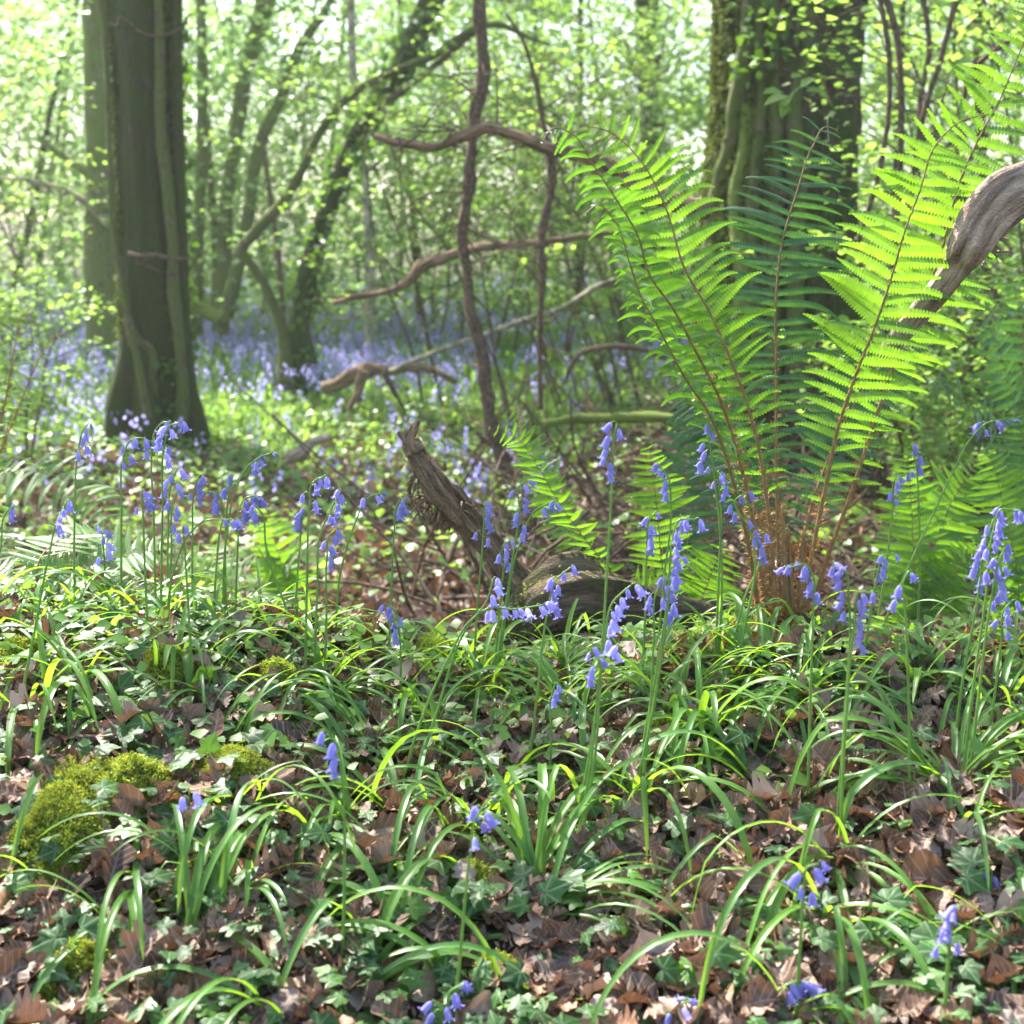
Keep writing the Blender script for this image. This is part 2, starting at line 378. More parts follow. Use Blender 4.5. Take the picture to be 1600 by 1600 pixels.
def ivy_tpl(k, slim=0):
    r = np.random.default_rng(k+50)
    pts = [(0, -.02), (.14, -.2), (.30, -.30), (.46, -.18), (.44, -.02), (.42, .1), (.52, .26), (.60, .44), (.44, .46), (.31, .50), (.2, .68), (.06, .9), (0, 1.0)]
    if slim: pts = [(x*.8, y) for x, y in pts]
    right = [(x*(1+r.uniform(-.1, .1)), y*(1+r.uniform(-.06, .06))) for x, y in pts[1:-1]]
    left = [(-x*(1+r.uniform(-.1, .1)), y*(1+r.uniform(-.06, .06))) for x, y in pts[1:-1]][::-1]
    o = [pts[0]]+right+[pts[-1]]+left; n = len(o); o = np.array(o)
    inner = o*.5+np.array([0, .08]); c = np.array([[0, .12]])
    V2 = np.vstack([o, inner, c]); d = np.hypot(V2[:, 0], V2[:, 1]-.15)
    z = -.28*d*d+.10*np.abs(V2[:, 0])+r.normal(size=len(V2))*.018
    V = np.c_[V2, z]; i = np.arange(n); j = (i+1) % n
    return V, [np.stack([i, j, n+j, n+i], -1), np.stack([n+i, n+j, np.full(n, 2*n)], -1)], np.c_[V2, 0*z]
IVY = [ivy_tpl(k, k % 2) for k in range(6)]
def quadleaf(w=.35, fold=.25, bend=.2):
    V = np.array([[0, 0, 0], [-w, .42, fold*w], [0, .5, 0], [w, .42, fold*w], [-w*.62, .78, fold*w*.5-bend*.3], [0, 1, -bend], [w*.62, .78, fold*w*.5-bend*.3]])
    return V, [np.array([[0, 2, 1, 1], [0, 3, 2, 2]])[:, :3], np.array([[1, 2, 5, 4], [2, 3, 6, 5]])], V*[1, 1, 0]
QL = quadleaf(); QR = quadleaf(.45, .15, .12)
TRI = (np.array([[0, 0, 0], [-.28, .5, .06], [0, 1, -.1], [.28, .5, .06]]), [np.array([[0, 3, 2, 1]])], np.zeros((4, 3)))

def basis(fwd, up):
    """rotation matrices whose Y is fwd and Z close to up; (N,3,3) columns"""
    y = norm(fwd); x = norm(np.cross(y, up)); z = np.cross(x, y)
    return np.stack([x, y, z], -1)
def scatter(mb, tpl, pos, rot, size, mat=0):
    V, Fs, L = tpl; n = len(pos); k = len(V)
    size = np.asarray(size, float); size = size[:, None]*np.ones(3) if size.ndim == 1 else size
    W = np.einsum('nij,nkj->nki', rot, V[None]*size[:, None, :])+pos[:, None]
    off = (np.arange(n)*k)[:, None, None]
    mb.add(W.reshape(-1, 3), [(f[None]+off).reshape(-1, f.shape[1]) for f in Fs], mat, np.tile(L, (n, 1)))
def randdir(n, zb=0, r=rng):
    v = r.normal(size=(n, 3)); v[:, 2] += zb; return norm(v)

# visible-ground sampler: random points inside the view fan
def fan(n, d0, d1, margin=1.15, power=1.):
    d = d0+(d1-d0)*rng.random(n)**power
    x = (rng.random(n)*2-1)*(800/F)*d*margin
    return x, d

MOSS = [(165, 1245, 240), (90, 1310, 190), (365, 1215, 130), (705, 1042, 170), (440, 1085, 120), (265, 1065, 120), (120, 1530, 150), (745, 1395, 110), (1035, 1150, 90), (775, 1540, 90), (725, 1105, 60), (285, 1395, 60), (620, 1215, 70), (30, 1040, 130)]
MC = [(hit(a, b), c*.5/F) for a, b, c in MOSS]
def offmoss(x, y, f=.95):
    k = np.ones(len(x), bool)
    for c, q in MC: k &= (((x-c[0])**2+((y-c[1])/.75)**2) > (q*c[1]*f)**2)
    return k
# ------------------------------------------------------------------ leaf litter (nobody could count it)
def litter():
    mb = MB(); n = 9000
    x, y = fan(n, 1.15, 3.3, 1.25, .9); k_ = offmoss(x, y, .95) | (rng.random(n) < .09); x, y = x[k_], y[k_]; n = len(x)
    nn = gnormal(x, y); z = G(x, y)
    for k in range(12):
        s = np.arange(n) % 12 == k; m = s.sum()
        up = norm(nn[s]+rng.normal(size=(m, 3))*.27); yaw = randdir(m)*[1, 1, .2]
        pos = np.stack([x[s], y[s], z[s]+rng.random(m)**1.5*.028+.002], -1)
        rot = basis(yaw-up*np.sum(yaw*up, 1, keepdims=True), up)
        scatter(mb, LITT[k], pos, rot, rng.uniform(.036, .082, m))
    n = 16000; x, y = fan(n, 3.3, 13, 1.1, 1.2); keep = (fbm(x*.8, y*.8, 4)+np.where((y > 4.5) & (y < 10), .7, -.2)) > -.1
    x, y = x[keep], y[keep]; n = len(x); nn = gnormal(x, y); z = G(x, y)
    for k in range(5):
        s = np.arange(n) % 5 == k; m = s.sum()
        up = norm(nn[s]+rng.normal(size=(m, 3))*.35); yaw = randdir(m)
        scatter(mb, LITL[k], np.stack([x[s], y[s], z[s]+rng.random(m)*.03], -1), basis(yaw, up), rng.uniform(.06, .11, m))
    # crumbs
    n = 12000; x, y = fan(n, 1.15, 3.2, 1.2)
    up = norm(gnormal(x, y)+rng.normal(size=(n, 3))*.6)
    scatter(mb, LITL[0], np.stack([x, y, G(x, y)+rng.random(n)*.02], -1), basis(randdir(n), up), rng.uniform(.008, .022, n))
    tag(mb.build('leaf_litter', M['litter']), 'brown dead oak and beech leaves lying all over the woodland floor', 'leaf litter', kind='stuff')
litter()

# ------------------------------------------------------------------ low ivy and small green leaves
def ivy_density(x, y):
    d = .9*np.exp(-((x+.15)/.35)**2-((y-1.65)/.35)**2)+.8*np.exp(-((x-.55)/.3)**2-((y-1.55)/.25)**2)
    d = d+.9*np.exp(-((x+.75)/.5)**2-((y-2.65)/.3)**2)+.55*np.exp(-((x+.1)/.5)**2-((y-2.35)/.35)**2)+.35*np.exp(-((x+.7)/.3)**2-((y-2.)/.3)**2)
    d = d*1.25+.35*np.exp(-((x-.9)/.4)**2-((y-2.5)/.3)**2)+.12
    return d*(.55+.9*np.clip(fbm(x*5, y*5, 12)+.3, 0, 1.3))
def ivy_cover():
    mb = MB(); mt = MB(); n = 9000
    x, y = fan(n, 1.25, 3.1, 1.15); k = (rng.random(n) < ivy_density(x, y)*.36) & (offmoss(x, y, .8) | (rng.random(n) < .25)); x, y = x[k], y[k]; n = len(x)
    h = rng.uniform(.008, .06, n); z = G(x, y)+h; nn = gnormal(x, y)
    up = norm(nn*.8+np.array([-.1, -.35, .3])+rng.normal(size=(n, 3))*.35)
    yaw = norm(randdir(n)*[1, 1, .1]); sz = rng.uniform(.017, .042, n)
    for j in range(6):
        s = np.arange(n) % 6 == j
        scatter(mb, IVY[j], np.stack([x[s], y[s], z[s]], -1), basis(yaw[s], up[s]), sz[s])
    for i in range(0, n, 2):                       # leaf stalks
        b = np.array([x[i]+rng.normal()*.012, y[i]+rng.normal()*.012, float(G(x[i], y[i]))])
        tube(mt, [b, [x[i], y[i], z[i]]], [.0008, .0006], 3, cap=False)
    o = mb.build('ivy_ground_cover', M['ivy']); tag(o, 'dark green ivy leaves creeping over the litter of the bank', 'ground cover', kind='stuff')
    o = mt.build('ivy_stalks', M['stem']); tag(o, 'thin stalks of the creeping ivy on the bank', 'ground cover', kind='stuff')
    # small young seedlings and leaves along the crest and on the floor behind
    mb = MB(); n = 13000
    x, y = fan(n, 1.9, 3.4, 1.15); k = rng.random(n) < np.clip(.9-.5*x, .15, 1)*.55*np.exp(-((y-2.75)/.36)**2); x, y = x[k], y[k]; n = len(x)
    scatter(mb, QR, np.stack([x, y, G(x, y)+rng.uniform(.01, .07, n)], -1), basis(randdir(n)*[1, 1, .3], norm([0, -.2, 1]+rng.normal(size=(n, 3))*.4)), rng.uniform(.015, .035, n))
    n = 24000; x, y = fan(n, 3.6, 13, 1.1, 1.1)
    dens = .42*(fbm(x*1.1, y*1.1, 21)+.35)+np.clip((y-5.6)*.16, 0, .45)*(x < .1*y)+np.clip((y-8)*.25, 0, .9)+.25*np.exp(-((x+.3)/.8)**2)*(y > 6)
    k = rng.random(n) < dens; x, y = x[k], y[k]; n = len(x)
    scatter(mb, QR, np.stack([x, y, G(x, y)+rng.uniform(.02, .14, n)], -1), basis(randdir(n)*[1, 1, .3], norm([0, -.2, 1]+rng.normal(size=(n, 3))*.45)), rng.uniform(.03, .075, n))
    tag(mb.build('low_green_leaves', M['grassy']), 'low light green woodland leaves covering the floor beyond the bank', 'ground cover', kind='stuff')
ivy_cover()

# ------------------------------------------------------------------ bluebell carpet and grass beyond
def carpet():
    mb = MB(); n = 42000; x, y = fan(n, 7, 34, 1.15, 1.25)
    side = np.clip((y-7.5-np.where(x > -1.6, 1.3, 0))/3, 0, 1)*np.where(x > .6+.04*y, .55, 1)
    k = (rng.random(n) < side) & ~((np.abs(x+2.65) < .75) & (y < 10.5) & (y > 8)); x, y = x[k], y[k]; n = len(x)
    h = rng.uniform(.14, .34, n)*(1+.15*fbm(x, y, 3))*np.clip(.4+(y-9)*.07, .4, 1); a = rng.random(n)*6.283; lean = rng.uniform(.05, .28, n)
    b = np.stack([x, y, G(x, y)], -1); w_ = rng.uniform(.006, .011, n)*(1+y*.03)
    sx = np.stack([np.cos(a+1.57), np.sin(a+1.57), 0*a], -1)*w_[:, None]
    dv = np.stack([np.cos(a), np.sin(a), 0*a], -1)
    m1 = b+dv*(lean*.4)[:, None]+np.array([0, 0, 1])*(h*.75)[:, None]; t1 = b+dv*lean[:, None]+np.array([0, 0, 1])*(h*.8)[:, None]
    V = np.stack([b-sx, b+sx, m1+sx, m1-sx, t1], 1); off = (np.arange(n)*5)[:, None]
    mb.add(V.reshape(-1, 3), [np.array([[0, 1, 2, 3]])+off, np.array([[3, 2, 4]])+off])
    tag(mb.build('bluebell_carpet_leaves', M['grassy'], smooth=False), 'fresh green leaf blades carpeting the wood floor behind the bank', 'ground cover', kind='stuff')
    mf = MB(); n = 11500; x, y = fan(n, 8, 32, 1.15, 1.15)
    dens = .26+.65*fbm(x*.55, y*.35, 31, 2)+np.where((x < -.2) & (y < 20), .5, 0)+np.clip((y-13)*.05, 0, .5)
    dens = np.where(x > .5+.02*y, dens*.6, dens)*np.clip((y-np.where(x < -.25*y, 8.8, 11.))/3.5, .05, 1)
    k = rng.random(n) < dens; x, y = x[k], y[k]; n = len(x)
    base = np.stack([x, y, G(x, y)+rng.uniform(.22, .40, n)], -1)
    for j in range(6):
        m = n; p = base+np.stack([rng.normal(size=m)*.022, rng.normal(size=m)*.022, -.02*j+rng.normal(size=m)*.008], -1)
        scatter(mf, QR, p, basis(norm(randdir(m)*.5+[0, 0, -1]), randdir(m)), (rng.uniform(.024, .034, m))*(1+y*.02))
    tag(mf.build('bluebell_carpet', M['carpet_blue'], smooth=False), 'hazy carpet of bluebell flowers spreading under the trees behind the bank', 'bluebell carpet', kind='stuff')
carpet()

# ------------------------------------------------------------------ far woodland foliage: one mass
def far_wood():
    mb = MB(); n = 2300
    d = rng.uniform(17, 48, n)**1.0; x = (rng.random(n)*2-1)*.46*d; z = rng.random(n)**1.0*(1.5+d*.24)
    keep = fbm(x*.25, d*.25+z*.3, 5)+.15 > -.25+np.where(z < 1.2, .2, 0)
    x, d, z = x[keep], d[keep], z[keep]; n = len(x); L = 95
    rad = rng.uniform(.5, 1.5, n)
    c = np.repeat(np.stack([x, d, G(x, d)+.35+z], -1), L, 0)
    off = rng.normal(size=(n*L, 3))*[.55, .55, .22]*np.repeat(rad, L)[:, None]
    p = c+off; p[:, 2] = np.maximum(p[:, 2], G(p[:, 0], p[:, 1])+.1)
    m = len(p); up = norm(np.array([0, 0, 1])+rng.normal(size=(m, 3))*.45)
    scatter(mb, TRI, p, basis(randdir(m)*[1, 1, .35], up), np.stack([rng.uniform(.09, .16, m)]*3, -1)*[1.5, 1, 1])
    tag(mb.build('distant_woodland_foliage', M['far'], smooth=False), 'pale spring foliage of the distant wood filling the background', 'woodland', kind='stuff')
far_wood()

# ------------------------------------------------------------------ tree crowns and leafy twigs
def leafcloud(mb, centres, rad, per, size, tpl=QR, flat=.5, r=rng, upj=.5):
    c = np.repeat(np.asarray(centres), per, 0); n = len(c)
    p = c+r.normal(size=(n, 3))*[rad, rad, rad*flat]
    up = norm(np.array([0, 0, 1])+r.normal(size=(n, 3))*upj)
    scatter(mb, tpl, p, basis(norm(r.normal(size=(n, 3))*[1, 1, .35]), up), r.uniform(size*.7, size*1.25, n))
def crown_mesh(seed, rx, rz, nc, per=46, size=.1):
    r = np.random.default_rng(seed); mb = MB()
    c = norm(r.normal(size=(nc, 3)))*(r.random(nc)[:, None]**.45)*[rx, rx, rz]
    leafcloud(mb, c, .32, per, size, QR, .45, r); return mb.mesh('crown', M['crown'])
CROWN = [crown_mesh(k, 3.0, 2.2, 48) for k in range(3)]
def limbs(mb, top, r0, n, spread, rise, r):
    for k in range(n):
        a = k/n*6.283+r.uniform(-.4, .4); b = top-np.array([0, 0, r.uniform(0, 1.6)])
        e = b+np.array([math.cos(a)*spread*r.uniform(.6, 1), math.sin(a)*spread*r.uniform(.6, 1), rise*r.uniform(.6, 1.2)])
        mid = (b+e)/2+np.array([0, 0, -.2])+r.normal(size=3)*.15
        tube(mb, [b, mid, e], [r0, r0*.6, r0*.15], 6, n=10, rough=.1)
def trunk_tree(name, label, pxpts, d, widths, mat, seed, seg=20, rough=.16, topz=8.5, crown_sc=1., flare=None, n=60, group=None, cat='tree', dd=None, crown=True, grain=0, spread=2.6, crownoff=(0, 0, 0)):
    """trunk follows the given outline points (pixels at depth d), goes on to topz and carries limbs and a crown above the view"""
    r = np.random.default_rng(seed); dd = dd or [0]*len(pxpts)
    pts = [P(px, py, d+e) for (px, py), e in zip(pxpts, dd)]; rad = [w*.5/F*d for w in widths]
    base = pts[0].copy(); base[2] = float(G(base[0], base[1]))
    if pts[0][2] > base[2]: pts = [base]+pts; rad = [rad[0]]+rad
    root = thing(name, tuple(base), label, cat, group)
    pts = [p-base for p in pts]; pts[0][2] = min(pts[0][2], -.05)
    drn = norm(pts[-1]-pts[-2]); drn = norm(drn+np.array([0, 0, .8])); z = pts[-1][2]
    if topz > z+.5: pts.append(pts[-1]+drn*(topz-z)); rad.append(rad[-1]*.45)
    mb = MB(); tube(mb, pts, rad, seg, n=n, rough=rough, seed=seed*3.1, grain=grain, rfreq=4)
    if flare:
        for k in range(flare):
            a = k/flare*6.283+r.uniform(-.3, .3); R0 = rad[0]; dv = np.array([math.cos(a), math.sin(a), 0])
            tube(mb, [dv*R0*.35+[0, 0, R0*2.6], dv*R0*.75+[0, 0, R0*1.1], dv*R0*.98+[0, 0, R0*.25], dv*R0*1.3+[0, 0, -.06]], [R0*.25, R0*.33, R0*.3, R0*.12], 10, n=14, rough=.15, seed=k)
    mb.build('trunk', mat, root)
    if crown:
        top = pts[-1]; ml = MB(); limbs(ml, top, rad[-1]*1.3, 6, spread*crown_sc, 1.5*crown_sc, r); ml.build('branches', mat, root)
        link('crown', CROWN[seed % 3], root, tuple(top+np.array([0, 0, .8])+np.array(crownoff)), (0, 0, seed), crown_sc)
    return root, base
def part_tube(root, base, name, pts, rad, mat, seg=8, n=40, rough=.12, seed=1):
    mb = MB(); tube(mb, [np.asarray(p)-base for p in pts], rad, seg, n=n, rough=rough, seed=seed); return mb.build(name, mat, root)
def ivy_on(root, base, pts, rad, n, size, seed, facing=True, name='ivy_leaves'):
    r = np.random.default_rng(seed); Q = catmull(np.c_[np.asarray(pts)-base, rad], 200)
    i = r.integers(0, 200, n); a = r.uniform(0, 6.283, n); q = Q[i, :3]; rr = Q[i, 3]*r.uniform(1.0, 1.35, n)
    dv = np.stack([np.cos(a), np.sin(a), r.normal(size=n)*.2], -1)
    p = q+dv*rr[:, None]; mb = MB()
    scatter(mb, QR if size > .05 else IVY[0], p, basis(norm(np.array([0, 0, -.8])+r.normal(size=(n, 3))*.7), norm(dv+r.normal(size=(n, 3))*.5)), r.uniform(size*.6, size*1.2, n))
    return mb.build(name, M['ivy'], root)

# left big trunk
D = 10.4
r1, b1 = trunk_tree('oak_tree', 'thick dark mossy trunk at left with ivy stems up its right side',
    [(240, 722), (243, 660), (243, 600), (240, 500), (236, 380), (232, 240), (226, 100), (222, 0)], D, [138, 118, 108, 98, 94, 96, 100, 104], M['oakbark'], 1, 72, .15, 9.5, 1.1, 5, 260, grain=.10)
def left_moss():
    r = np.random.default_rng(15); mb = MB(); n = 9000; y = r.uniform(-20, 725, n)
    cx = np.interp(y, [0, 100, 240, 380, 500, 600, 660, 722], [222, 226, 232, 236, 240, 243, 243, 240]); wd = np.interp(y, [0, 100, 240, 380, 500, 600, 660, 722], [104, 100, 96, 94, 98, 108, 118, 138])/2/F*D
    a = np.where(r.random(n) < .5, r.uniform(2.7, 3.9, n), r.uniform(-.9, .3, n)); dv = np.stack([np.cos(a), np.sin(a), 0*a], -1)
    p = np.array([P(float(c), float(q), D) for c, q in zip(cx, y)])+dv*(wd*r.uniform(.96, 1.07, n))[:, None]-b1
    k = vnoise3(p[:, 2]*3, a*2, 0) > -.25; p = p[k]; dv = dv[k]; n = len(p)
    scatter(mb, TRI, p, basis(norm(dv*.6+r.normal(size=(n, 3))*.6-[0, 0, .6]), norm(dv+r.normal(size=(n, 3))*.5)), r.uniform(.02, .05, n)); mb.build('moss_coat', M['moss_dull'], r1)
left_moss()
part_tube(r1, b1, 'ivy_stem', [P(x, y, D-.27) for x, y in ((268, 715), (285, 640), (282, 560), (272, 460), (270, 380), (262, 300), (250, 180), (250, 90), (246, -40))], [.055, .05, .04, .045, .04, .045, .04, .035, .03], M['ivystem'])
part_tube(r1, b1, 'ivy_stem', [P(x, y, D-.24) for x, y in ((237, 660), (234, 615), (222, 560), (205, 540), (198, 470), (190, 400))], [.02, .022, .02, .018, .015, .012], M['twig'])
part_tube(r1, b1, 'ivy_stem', [P(x, y, D-.27) for x, y in ((246, 680), (240, 590), (236, 545), (215, 530), (204, 505), (196, 450))], [.03]*6, M['ivystem'], seed=4)
part_tube(r1, b1, 'ivy_stem', [P(x, y, D-.2) for x, y in ((304, 715), (298, 620), (288, 500), (284, 400), (280, 250), (276, 100), (276, -30))], [.05, .05, .04, .045, .04, .04, .04], M['oakbark'], seed=6)
part_tube(r1, b1, 'dead_twig', [P(x, y, D-.4) for x, y in ((200, 397), (218, 402), (240, 399), (275, 404), (310, 400), (325, 388))], [.022, .025, .02, .012, .006, .003], M['twig'])
part_tube(r1, b1, 'dead_twig', [P(x, y, D-.35) for x, y in ((212, 410), (230, 415), (250, 425))], [.012, .01, .005], M['twig'])
part_tube(r1, b1, 'dead_twig', [P(x, y, D-.35) for x, y in ((160, 32), (185, 38), (186, 30), (230, 55), (275, 48), (300, 20))], [.004, .008, .008, .008, .008, .004], M['twig'])
ivy_on(r1, b1, [P(x, y, D) for x, y in ((272, 720), (284, 500), (280, 350), (272, 180), (268, 0))], [.08]*5, 420, .075, 3)
ivy_on(r1, b1, [P(x, y, D-.3) for x, y in ((250, 712), (262, 600), (258, 560))], [.07, .06, .04], 60, .055, 4)
# liana left of it
t = thing('woody_vine', tuple(P(196, 640, D-.5)), 'thin woody vine hanging just left of the thick left trunk and joining its base', 'vine')
part_tube(t, P(196, 640, D-.5), 'stem', [P(x, y, D-.5) for x, y in ((232, 655), (222, 600), (205, 520), (190, 440), (180, 380), (172, 260), (168, 150), (164, 60), (153, -30))], [.03, .028, .026, .022, .02, .02, .018, .018, .016], M['ivystem'])

# second trunk further left, behind
D = 16
r2, b2 = trunk_tree('ash_tree', 'slender brown trunk standing behind and left of the thick mossy trunk', [(158, 485), (156, 400), (154, 300), (150, 150), (146, 0)], D, [56, 48, 40, 36, 34], M['greenbark'], 2, 18, .1, 9.5, 1.1, 4)
part_tube(r2, b2, 'branch', [P(x, y, D-.3) for x, y in ((175, 350), (140, 320), (90, 295), (40, 283), (-20, 280))], [.07, .045, .04, .035, .03], M['pale'])
part_tube(r2, b2, 'branch', [P(x, y, D-.3) for x, y in ((168, 330), (150, 290), (135, 270), (105, 250), (60, 215))], [.12, .09, .05, .04, .02], M['greenbark'])
# coppiced stems
D = 18
trunk_tree('slim_tree', 'thin straight mossy trunk right behind the thick left trunk', [(305, 470), (308, 380), (314, 250), (316, 120), (314, 0)], D, [22, 20, 17, 17, 15], M['greenbark'], 3, 12, .1, 8.5, .8)
r3, b3 = trunk_tree('coppiced_hazel', 'pair of curving mossy coppice stems leaning right behind the thick left trunk', [(345, 490), (350, 430), (352, 350), (368, 220), (385, 110), (410, 20)], D, [30, 24, 22, 20, 24, 28], M['greenbark'], 4, 12, .12, 8.5, .9)
part_tube(r3, b3, 'stem', [P(x, y, D-.3) for x, y in ((352, 495), (368, 430), (385, 350), (405, 230), (440, 150), (470, 70), (512, 10), (530, -40))], [.09, .09, .08, .075, .07, .06, .05, .05], M['greenbark'])
part_tube(r3, b3, 'stem', [P(x, y, D+.3) for x, y in ((338, 495), (338, 400), (330, 300), (325, 180))], [.08, .06, .05, .03], M['greenbark'])
t = thing('mossy_log', tuple(P(318, 488, D-1)), 'short moss covered log leaning by the coppice stems', 'log')
part_tube(t, P(318, 488, D-1), 'wood', [P(292, 462, D-1), P(318, 484, D-1), P(350, 500, D-1.2)], [.06, .08, .09], M['mossbark'])

# leaning ivy-clad tree with the arching stem
D = 13
pth = [(462, 620), (466, 560), (468, 510), (480, 430), (505, 350), (535, 260), (575, 180), (625, 105), (665, 20)]
r4, b4 = trunk_tree('leaning_tree', 'ivy clad tree leaning right with a knobbly base among bluebells', pth, D, [62, 54, 36, 30, 27, 27, 27, 30, 34], M['oakbark'], 5, 20, .22, 9, 1, 4, 80)
ivy_on(r4, b4, [P(x, y, D-.05) for x, y in pth[2:]], [.12]*7, 480, .08, 6)
ivy_on(r4, b4, [P(x, y, D-.1) for x, y in ((480, 620), (484, 560), (470, 540))], [.12]*3, 90, .07, 7)
part_tube(r4, b4, 'arching_stem', [P(x, y, D-.25) for x, y in ((447, 600), (440, 520), (415, 450), (392, 412), (378, 392), (400, 362), (440, 318), (470, 270), (495, 215), (540, 155), (600, 118), (680, 85), (730, 50), (775, 38), (830, 60), (860, 70))],
          [.08, .05, .042, .04, .05, .052, .046, .04, .038, .036, .036, .034, .03, .026, .015, .01], M['ivystem'], n=120)
part_tube(r4, b4, 'side_stem', [P(x, y, D-.2) for x, y in ((585, 172), (620, 148), (655, 122), (690, 95), (735, 55), (760, 42))], [.025, .03, .03, .028, .028, .025], M['twig'])
# thin trunks between
t = trunk_tree('birch_tree', 'thin pale trunk with mossy foot standing behind the fallen branch', [(579, 570), (577, 500), (580, 440), (574, 340), (568, 250), (552, 120), (548, 0)], 16, [22, 17, 15, 12, 9, 12, 12], M['pale'], 6, 12, .08, 8, .7)
trunk_tree('slim_dead_tree', 'slim reddish stem just left of the leaning ivy clad tree', [(442, 480), (437, 420), (428, 340), (417, 270), (408, 200)], 17, [9, 9, 8, 7, 5], M['twig'], 7, 8, .1, 0, crown=False)
# hanging liana centre
D = 8
L = [(795, 745), (780, 705), (764, 650), (757, 590), (748, 540), (737, 490), (731, 430), (722, 370), (731, 300), (737, 235), (741, 180), (755, 130), (752, 70), (748, 0), (746, -60)]
t = thing('hanging_vine', tuple(P(764, 650, D)), 'twisted brown vine hanging from top to floor in the centre', 'vine')
part_tube(t, P(764, 650, D), 'stem', [P(x, y, D) for x, y in L], [.02, .035, .04, .038, .035, .03, .028, .028, .032, .032, .03, .034, .034, .035, .035], M['twig'], 10, 120, .38)
part_tube(t, P(764, 650, D), 'side_stem', [P(x, y, D+.1) for x, y in ((745, 675), (760, 690), (778, 700), (800, 720))], [.012, .018, .02, .02], M['twig'])
def side_twigs(t, pts, n, L, seed, droop=-.1):
    r = np.random.default_rng(seed); b = np.array(t.location); Q = catmull(np.array(pts)-b, 80); mb = MB()
    for k in range(n):
        q = Q[r.integers(4, 78)]; d = norm(r.normal(size=3)*[1, .6, 1]+[0, 0, droop]); l = L*r.uniform(.3, 1)
        p1 = q+d*l*.4+r.normal(size=3)*l*.06; p2 = p1+norm(d+r.normal(size=3)*.5)*l*.6; tube(mb, [q, p1, p2], [.007, .005, .0015], 5, n=10, cap=False)
        e = p1+norm(d+r.normal(size=3)*.9)*l*.35; tube(mb, [p1, (p1+e)/2+r.normal(size=3)*l*.03, e], [.004, .003, .001], 4, n=6, cap=False)
    mb.build('side_twigs', M['twig'], t)
side_twigs(t, [P(x, y, D) for x, y in L], 22, .55, 1)
# broken horizontal limb
D = 7.4
t = thing('dead_branch', tuple(P(760, 205, D)), 'brown dead branch running level behind the hanging vine, highest of the broken branches', 'branch')
part_tube(t, P(760, 205, D), 'wood', [P(x, y, D+e) for x, y, e in ((585, 213, .2), (620, 222, .2), (680, 230, .1), (715, 218, 0), (760, 202, 0), (800, 212, 0), (850, 228, 0), (910, 243, 0), (960, 265, 0), (1010, 300, 0), (1110, 330, 0))],
          [.014, .02, .023, .028, .031, .03, .033, .036, .04, .045, .05], M['deadwood'], 12, 90, .38)
side_twigs(t, [P(x, y, D) for x, y in ((600, 218), (760, 204), (850, 228), (960, 265))], 18, .45, 2, .1)
D = 9.5
t = thing('dead_branch', tuple(P(680, 410, D)), 'bent dead branch with a bare pointed tip hanging below the level one', 'branch')
part_tube(t, P(680, 410, D), 'wood', [P(x, y, D) for x, y in ((520, 473), (560, 463), (610, 455), (640, 440), (660, 415), (700, 400), (750, 387), (800, 383), (870, 375), (980, 360))],
          [.012, .02, .022, .033, .037, .032, .028, .024, .02, .02], M['deadwood'], 12, 80, .38)
side_twigs(t, [P(x, y, D) for x, y in ((540, 468), (640, 440), (700, 400), (870, 375))], 20, .6, 3, .1)
# upright dead twig
D = 8.5
t = thing('dead_sapling', tuple(P(850, 480, D)), 'dark dead stem standing upright behind the big fern, right of the hanging vine', 'dead sapling')
part_tube(t, P(850, 480, D), 'wood', [P(x, y, D) for x, y in ((845, 640), (843, 560), (845, 480), (848, 420), (846, 370), (858, 310), (865, 260), (850, 200), (835, 120), (815, 60), (790, 20))], [.016, .014, .018, .024, .022, .024, .018, .016, .014, .010, .006], M['twig'], 10, 70, .25)
side_twigs(t, [P(x, y, D) for x, y in ((845, 640), (845, 480), (858, 310), (835, 120))], 26, .5, 4, .2)
# pale fallen branch
D = 11
t = thing('fallen_branch', tuple(P(750, 525, D)), 'long pale bare branch slanting up to the right over the bluebells', 'branch')
part_tube(t, P(750, 525, D), 'wood', [P(x, y, D-e) for x, y, e in ((610, 580, 0), (680, 550, .1), (750, 525, .2), (820, 500, .5), (880, 480, .8), (940, 445, 1.2), (1000, 425, 1.4))], [.022, .02, .02, .021, .02, .018, .014], M['pale'], 10, 60, .15)
D = 11.5
t = thing('fallen_branch', tuple(P(560, 590, D)), 'dark fallen limb lying at the foot of the pale trunk', 'branch')
part_tube(t, P(560, 590, D), 'wood', [P(x, y, D) for x, y in ((505, 608), (535, 596), (575, 578), (610, 580), (650, 574), (690, 585), (712, 598))], [.045, .055, .06, .04, .035, .028, .02], M['deadwood'], 12, 60, .25)
part_tube(t, P(560, 590, D), 'stub', [P(x, y, D-.2) for x, y in ((570, 580), (560, 610), (545, 640))], [.05, .035, .02], M['deadwood'], 10, 20, .2)
part_tube(t, P(560, 590, D), 'stub', [P(x, y, D-.1) for x, y in ((600, 580), (620, 620), (635, 645))], [.03, .02, .01], M['twig'], 8, 20, .2)
D = 8.6
t = thing('rotten_log', tuple(P(480, 700, D)), 'small bleached rotten log lying on the grass right of the thick left trunk', 'log')
part_tube(t, P(480, 700, D), 'wood', [P(x, y, D) for x, y in ((448, 718), (470, 706), (485, 694), (515, 684))], [.03, .045, .03, .02], M['barewood'], 10, 30, .3)
D = 8
t = thing('mossy_log', tuple(P(960, 655, D)), 'mossy green log lying level behind the dead branch stump', 'log')
part_tube(t, P(960, 655, D), 'wood', [P(x, y, D) for x, y in ((850, 662), (900, 655), (960, 654), (1040, 655), (1090, 668))], [.02, .027, .03, .032, .03], M['mossbark'], 12, 50, .25)
